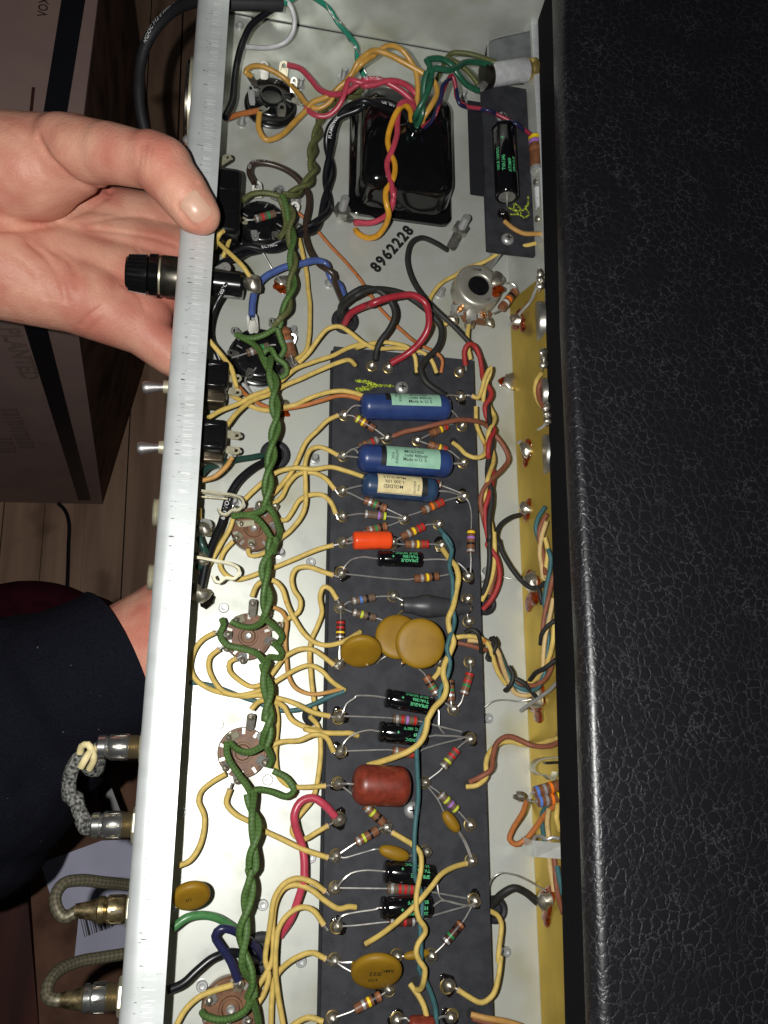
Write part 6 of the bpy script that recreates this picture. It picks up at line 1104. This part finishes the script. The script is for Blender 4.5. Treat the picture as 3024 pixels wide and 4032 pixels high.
# ================================================================= front controls half hidden by the cabinet
def frontpot(label, tt, x, ya, yb, z):
    p0, p1 = PX(tt, x, ya, z), PX(tt, x, yb, z); y = (p0[1]+p1[1])/2; r = abs(p0[1]-p1[1])/2; xb = (p0[0]+p1[0])/2
    t = thing('potentiometer', label, 'potentiometer', (xb+4, y, 16), 'front panel controls')
    ax = unit((-.97, 0, -.26)); o_ = np.array([xb+2.2, y, z-r*.95])-ax*9
    part('can', lathe([(r*.98, 0), (r, .4), (r, 8.2), (r*.95, 9), (r*.4, 9.1)], o_, ax, 36), 'oldsteel', t)
    for k in range(3): l_ = part('lug', eyelet(np.array([xb+1.5, y+r+1+k*0, z-1.5])+EY*(1.5+k*3.2), np.array([xb-.3, y+r+3.0+k*3.2, z+2.2]), 3.0, .6, .4), 'tin', t); part('solder_joint', blob(np.array([xb+.6, y+r+2.6+k*3.2, z+1.6]), 1.9, 1.5, rough=.4), 'solder', l_)
frontpot('topmost front panel control, steel can half under the black felt edge', 'M', 895, 150, 575, 29)
frontpot('second front panel control, steel can half under the black felt edge', 'M', 925, 1010, 1345, 29.5)
frontpot('third front panel control, mostly hidden under the felt edge beside the shielded lead', 'M', 968, 1620, 2050, 29.5)
# wire clips on the brass
def ribbon(path, w, th, name, mat, parent, z=20):
    p = spline(parse(path, z), .8); T = np.gradient(p, axis=0); T /= np.linalg.norm(T, axis=1)[:, None]; nrm = np.cross(T, EZ); nrm /= np.linalg.norm(nrm, axis=1)[:, None]; s = EZ*w/2; n = len(p)
    V = np.vstack([np.vstack([q+s+m_*th/2, q+s-m_*th/2, q-s-m_*th/2, q-s+m_*th/2]) for q, m_ in zip(p, nrm)])
    return part(name, (V, [(4*i+k, 4*i+(k+1) % 4, 4*i+4+(k+1) % 4, 4*i+4+k) for i in range(n-1) for k in range(4)]+[(3, 2, 1, 0), (4*n-4, 4*n-3, 4*n-2, 4*n-1)], None), mat, parent)
t = thing('spring_clip', 'open hooked metal spring clip on the brass strip above the blue-banded resistors', 'clip', PX('O', 680, 250, 12)); ribbon('O 815,158 700,165 620,180 578,225 582,265 620,292 665,292 700,322 722,330 745,300 752,272', 5.0, .6, 'spring', 'palebrass', t, 21); part('stop_leaf', slab([PX('O', 675, 195, 22), PX('O', 810, 188, 22), PX('O', 810, 208, 22), PX('O', 690, 215, 22)], (0, 0, -3)), 'gunmetal', t)
t = thing('saddle_clip', 'flat grey metal saddle clip holding wires on the brass strip', 'clip', PX('O', 690, 860, 10))
a0, a1, b0, b1 = PX('O', 592, 800, 20), PX('O', 830, 822, 23), PX('O', 612, 928, 20), PX('O', 830, 945, 23)
part('strap', slab([a0, a1, b1, b0], (0, 0, -.8)), 'clipgrey', t); part('bent_lip', tube(parse('O 592,800,20 600,772,18 640,768,17 690,792,17 740,775,18 790,790,20', 18), .7, 8), 'steel', t); part('leg', slab([a0, b0, b0+np.array([.5, 0, -13]), a0+np.array([.5, 0, -13])], (-.8, 0, 0)), 'zinc', t)
t = thing('resistor_tip', 'twisted tinned lead tip soldered left of the blue-banded resistors', 'lead', PX('O', 490, 470, 16)); part('tip', tube(parse('O 430,462,15 455,465,15.5 480,458,16 520,470,17', 16), [.7, 1.0, 2.2, 1.9, 1.0], 10), 'solder', t)
# ================================================================= the person: two hands, one navy sleeve
M('skin', L((218, 162, 138)), rough=.48, spec=.32, ns=.06, col2=L((198, 130, 110)), detail=10, bump=.9, bs=.8, bd=.28, sub=.08, lo=.36, hi=.66, stain=L((192, 106, 94)), ss=.03, slo=.52, shi=.84)
M('nail', L((214, 174, 150)), rough=.34, spec=.45, ns=.1, col2=L((204, 158, 136)))
M('knit', L((23, 24, 33)), rough=.95, spec=.08, ns=.9, col2=L((14, 15, 22)), bump=1.0, bs=.9, bd=.5, stretch=(1, 3, 1), stain=L((120, 120, 126)), ss=.55, slo=.765, shi=.785)
pe = thing('person', 'person in a navy sleeve gripping the chassis with both hands, bare thumb on the flange', 'person', P(300, 1000, -20))
Q = lambda u, v, z: P(u, v, z)
hand = [
 # forearm and wrist, coming in from the left
 (Q(-420, 830, -10), 32, Q(-40, 860, -10), 31),
 # ball of the thumb, thumb
 (Q(-160, 650, 12), 24, Q(120, 665, 18), 22.5), (Q(120, 662, 18), 22, Q(300, 612, 28), 16.5), (Q(150, 600, 24), 16, Q(300, 575, 34), 12.8), (Q(240, 566, 34), 12.4, Q(420, 600, 42), 11.9), (Q(300, 590, 36), 13.2, Q(450, 606, 43), 12.0), (Q(420, 600, 43), 12.0, Q(600, 638, 51), 10.8),
 (Q(590, 628, 51), 11.4, Q(645, 655, 53), 11.6), (Q(640, 662, 53), 11.3, Q(720, 758, 52), 10.2), (Q(715, 755, 52), 10.2, Q(768, 828, 50.5), 9.3), (Q(768, 826, 50.5), 9.3, Q(793, 849, 49.8), 7.8),
 # palm: metacarpals fanning out under the chassis
 (Q(-60, 850, -14), 24, Q(690, 900, -26), 15), (Q(-60, 930, -13), 24, Q(710, 1010, -25), 15), (Q(-60, 1010, -9), 24, Q(690, 1130, -23), 14.2), (Q(-60, 1030, -6), 23, Q(560, 1250, -20), 14),
 (Q(-80, 1060, -8), 20.5, Q(300, 1165, -11), 17), (Q(280, 1160, -11), 17, Q(520, 1275, -18), 13.2), (Q(150, 1080, -8), 17, Q(360, 1170, -12), 15.5),
 # pads below the fingers
 (Q(560, 1010, -21), 14.5, Q(640, 1020, -22), 13), (Q(540, 1140, -18), 14, Q(620, 1150, -20), 12.5),
 # fingers running on beneath the chassis
 (Q(690, 890, -26), 12, Q(1050, 880, -26), 9.5), (Q(1050, 880, -26), 9.5, Q(1350, 900, -26), 7.5), (Q(710, 1010, -25), 12, Q(1080, 1010, -25), 9.5), (Q(1080, 1010, -25), 9.5, Q(1400, 1030, -25), 7.5),
 (Q(690, 1120, -23), 11, Q(1050, 1150, -24), 9), (Q(1050, 1150, -24), 9, Q(1320, 1170, -24), 7.3), (Q(540, 1285, -18), 12, Q(670, 1400, -21), 9.4), (Q(670, 1400, -21), 9.4, Q(860, 1510, -24), 8.2), (Q(860, 1510, -24), 8.2, Q(1050, 1560, -24), 6.6),
]
me = smooth_mesh(hand, 1.0, BASE[pe.name], 'hand', 'skin', 13); o = bpy.data.objects.new('hand', me); COL.objects.link(o); o.parent = pe; BASE[o.name] = BASE[pe.name]
# finer relief: creases at the thumb joint, thenar fold, palm lines and knuckle wrinkles
def crease(mesh_, base, pts, depth, width):
    c = spline(pts, .8); co = np.empty(len(mesh_.vertices)*3, np.float32); mesh_.vertices.foreach_get('co', co); co = co.reshape(-1, 3).astype(float)/S+base
    no = np.empty(len(mesh_.vertices)*3, np.float32); mesh_.vertices.foreach_get('normal', no); no = no.reshape(-1, 3).astype(float)
    d2 = np.full(len(co), 1e9)
    for q in c: d2 = np.minimum(d2, ((co-q)**2).sum(1))
    f = np.exp(-d2/(2*width**2)); co -= no*(depth*f)[:, None]; mesh_.vertices.foreach_set('co', ((co-base)*S).astype(np.float32).ravel()); mesh_.update()
def onmesh(ob, pts):
    """pixels -> points on the mesh surface, along the camera ray"""
    b = BASE[ob.name]; out = []
    for u, v in pts:
        r = CAMR.T @ np.array([(u-1512.)/FPX, (v-2016.)/FPX, 1.0]); ok, loc, nor, _ = ob.ray_cast(Vector((CAMP-b)*S), Vector(r))
        if ok: out.append(np.array(loc)/S+b)
    return np.array(out)
for pts, dp, wd in (([(776, 722), (735, 765), (697, 806), (725, 850), (768, 893)], .7, .8), ([(150, 545), (190, 615), (240, 668), (310, 722), (380, 750), (430, 752)], 1.5, 1.2), ([(560, 560), (552, 600), (548, 650)], .35, .6), ([(578, 562), (569, 605), (566, 655)], .4, .6), ([(598, 575), (590, 620), (588, 668)], .3, .5),
                    ([(0, 902), (150, 890), (300, 840), (420, 775)], 1.2, 1.3), ([(350, 900), (480, 915), (620, 940), (700, 970)], .7, .7), ([(330, 880), (420, 862), (520, 850), (600, 858)], .5, .7), ([(120, 960), (180, 1010), (240, 1100), (260, 1180)], .9, 1.1), ([(280, 1318), (320, 1280), (352, 1242), (400, 1208)], .6, .7),
                    ([(305, 1322), (345, 1284), (380, 1250)], .45, .6), ([(330, 1328), (372, 1285), (405, 1255)], .35, .6), ([(620, 1460), (640, 1410), (660, 1370)], .6, .6), ([(636, 1470), (654, 1420), (674, 1385)], .5, .6), ([(652, 1478), (668, 1436), (688, 1400)], .4, .5), ([(520, 1080), (600, 1120), (690, 1150)], .6, .8), ([(200, 985), (280, 1040), (300, 1130)], .5, .9),
                    ([(540, 985), (575, 1030), (580, 1080)], .4, .7), ([(480, 1120), (540, 1160), (570, 1220)], .45, .7), ([(60, 1010), (140, 1080), (180, 1170)], .4, 1.0), ([(20, 560), (90, 640), (150, 760)], .35, 1.2), ([(60, 520), (130, 590), (180, 690)], .3, 1.0)):
    bpy.context.view_layer.update(); p = onmesh(o, pts)
    if len(p) > 2: crease(me, BASE[o.name], p, dp, wd)
# thumb nail, set into the tip
bpy.context.view_layer.update()
grid = []; quad = [(762, 738), (702, 804), (774, 888), (846, 838)]    # base-right, base-left, tip-left, tip-right in the photograph
nu, nv = 13, 11; pts = []
for j in range(nv):
    for i in range(nu):
        u_, v_ = i/(nu-1), j/(nv-1); s = abs(2*v_-1)
        if 1: u_ = .10*s**2+u_*(1-.10*s**2-.16*s**3)
        a = np.array(quad[0])*(1-v_)+np.array(quad[1])*v_; b = np.array(quad[3])*(1-v_)+np.array(quad[2])*v_; pts.append(a*(1-u_)+b*u_)
pc_ = np.mean(pts, axis=0); pp = []
for q_ in pts:
    for f_ in (1, .97, .94, .91, .88, .84, .8):
        h_ = onmesh(o, [pc_+(np.asarray(q_)-pc_)*f_])
        if len(h_): pp.append(h_[0]); break
pp = np.array(pp)
if len(pp) == nu*nv:
    b = BASE[o.name]; ctr = pp.mean(0); n_ = unit(CAMP-ctr); V = pp+n_*np.array([.32+.25*(1-(2*(k//nu)/(nv-1)-1)**2) for k in range(nu*nv)])[:, None]
    V2 = pp-n_*.6; F = [(j*nu+i, j*nu+i+1, (j+1)*nu+i+1, (j+1)*nu+i) for j in range(nv-1) for i in range(nu-1)]; N_ = nu*nv
    rim = [i for i in range(nu)]+[j*nu+nu-1 for j in range(1, nv)]+[(nv-1)*nu+i for i in range(nu-2, -1, -1)]+[j*nu for j in range(nv-2, 0, -1)]
    F += [(rim[k], rim[(k+1) % len(rim)], rim[(k+1) % len(rim)]+N_, rim[k]+N_) for k in range(len(rim))]
    part('fingernail', (np.vstack([V, V2]), F, None), 'nail', o, angle=60)
# right arm in the navy sleeve, hand hidden under the chassis
arm = [(Q(150, 2780, -66), 30, Q(520, 2600, -52), 27), (Q(520, 2600, -52), 27, Q(700, 2520, -46), 29), (Q(690, 2480, -46), 25, Q(900, 2500, -40), 22), (Q(700, 2600, -46), 22, Q(900, 2620, -40), 20), (Q(640, 2440, -44), 14, Q(800, 2380, -36), 12),
       (Q(900, 2480, -40), 11, Q(1250, 2480, -30), 9), (Q(900, 2560, -40), 11, Q(1280, 2580, -30), 9), (Q(900, 2640, -40), 11, Q(1250, 2680, -30), 9), (Q(880, 2700, -40), 10, Q(1150, 2770, -30), 8), (Q(800, 2380, -34), 11, Q(960, 2330, -26), 9)]
me = smooth_mesh(arm, 1.4, BASE[pe.name], 'hand', 'skin', 8); o2 = bpy.data.objects.new('hand', me); COL.objects.link(o2); o2.parent = pe; BASE[o2.name] = BASE[pe.name]
slv = [(Q(-700, 3220, -110), 66, Q(-100, 2930, -85), 60), (Q(-100, 2930, -85), 60, Q(130, 2805, -72), 46), (Q(130, 2800, -70), 44, Q(370, 2668, -58), 37), (Q(370, 2668, -58), 37, Q(540, 2580, -52), 35.0), (Q(-120, 3180, -90), 44, Q(60, 2990, -80), 32)]
me = smooth_mesh(slv, 2.0, BASE[pe.name], 'sleeve', 'knit', 5)
# cut the sleeve's rounded end square so that it ends in a cuff
bm = bmesh.new(); bm.from_mesh(me); cd = unit(Q(438, 2634, -55)-Q(130, 2800, -70)); cd = unit(cd-EZ*.62); cp = Q(462, 2626, -54)
bmesh.ops.bisect_plane(bm, geom=bm.verts[:]+bm.edges[:]+bm.faces[:], plane_co=Vector((cp-BASE[pe.name])*S), plane_no=Vector(cd), clear_outer=True); bm.to_mesh(me); bm.free()
me.polygons.foreach_set('use_smooth', [True]*len(me.polygons))
o3 = bpy.data.objects.new('sleeve', me); COL.objects.link(o3); o3.parent = pe; BASE[o3.name] = BASE[pe.name]
s1_ = np.cross(cd, EZ); s1_ = unit(s1_); s2_ = np.cross(s1_, cd)
ring = [cp-cd*1.2+(s1_*math.cos(a)+s2_*math.sin(a))*35.2 for a in np.linspace(0, 2*math.pi, 41)]
part('cuff_hem', tube(np.array(ring), 1.9, 8, raw=True, ends=False), 'knit', o3)
for k, (a_, b_) in enumerate((((-60, 2560), (210, 3010)), ((-120, 2640), (130, 3090)))):
    bpy.context.view_layer.update(); q = onmesh(o3, [(a_[0]*(1-t)+b_[0]*t, a_[1]*(1-t)+b_[1]*t) for t in np.linspace(0, 1, 9)])
    if len(q) > 2: crease(o3.data, BASE[o3.name], q, 4.5, 5.0)
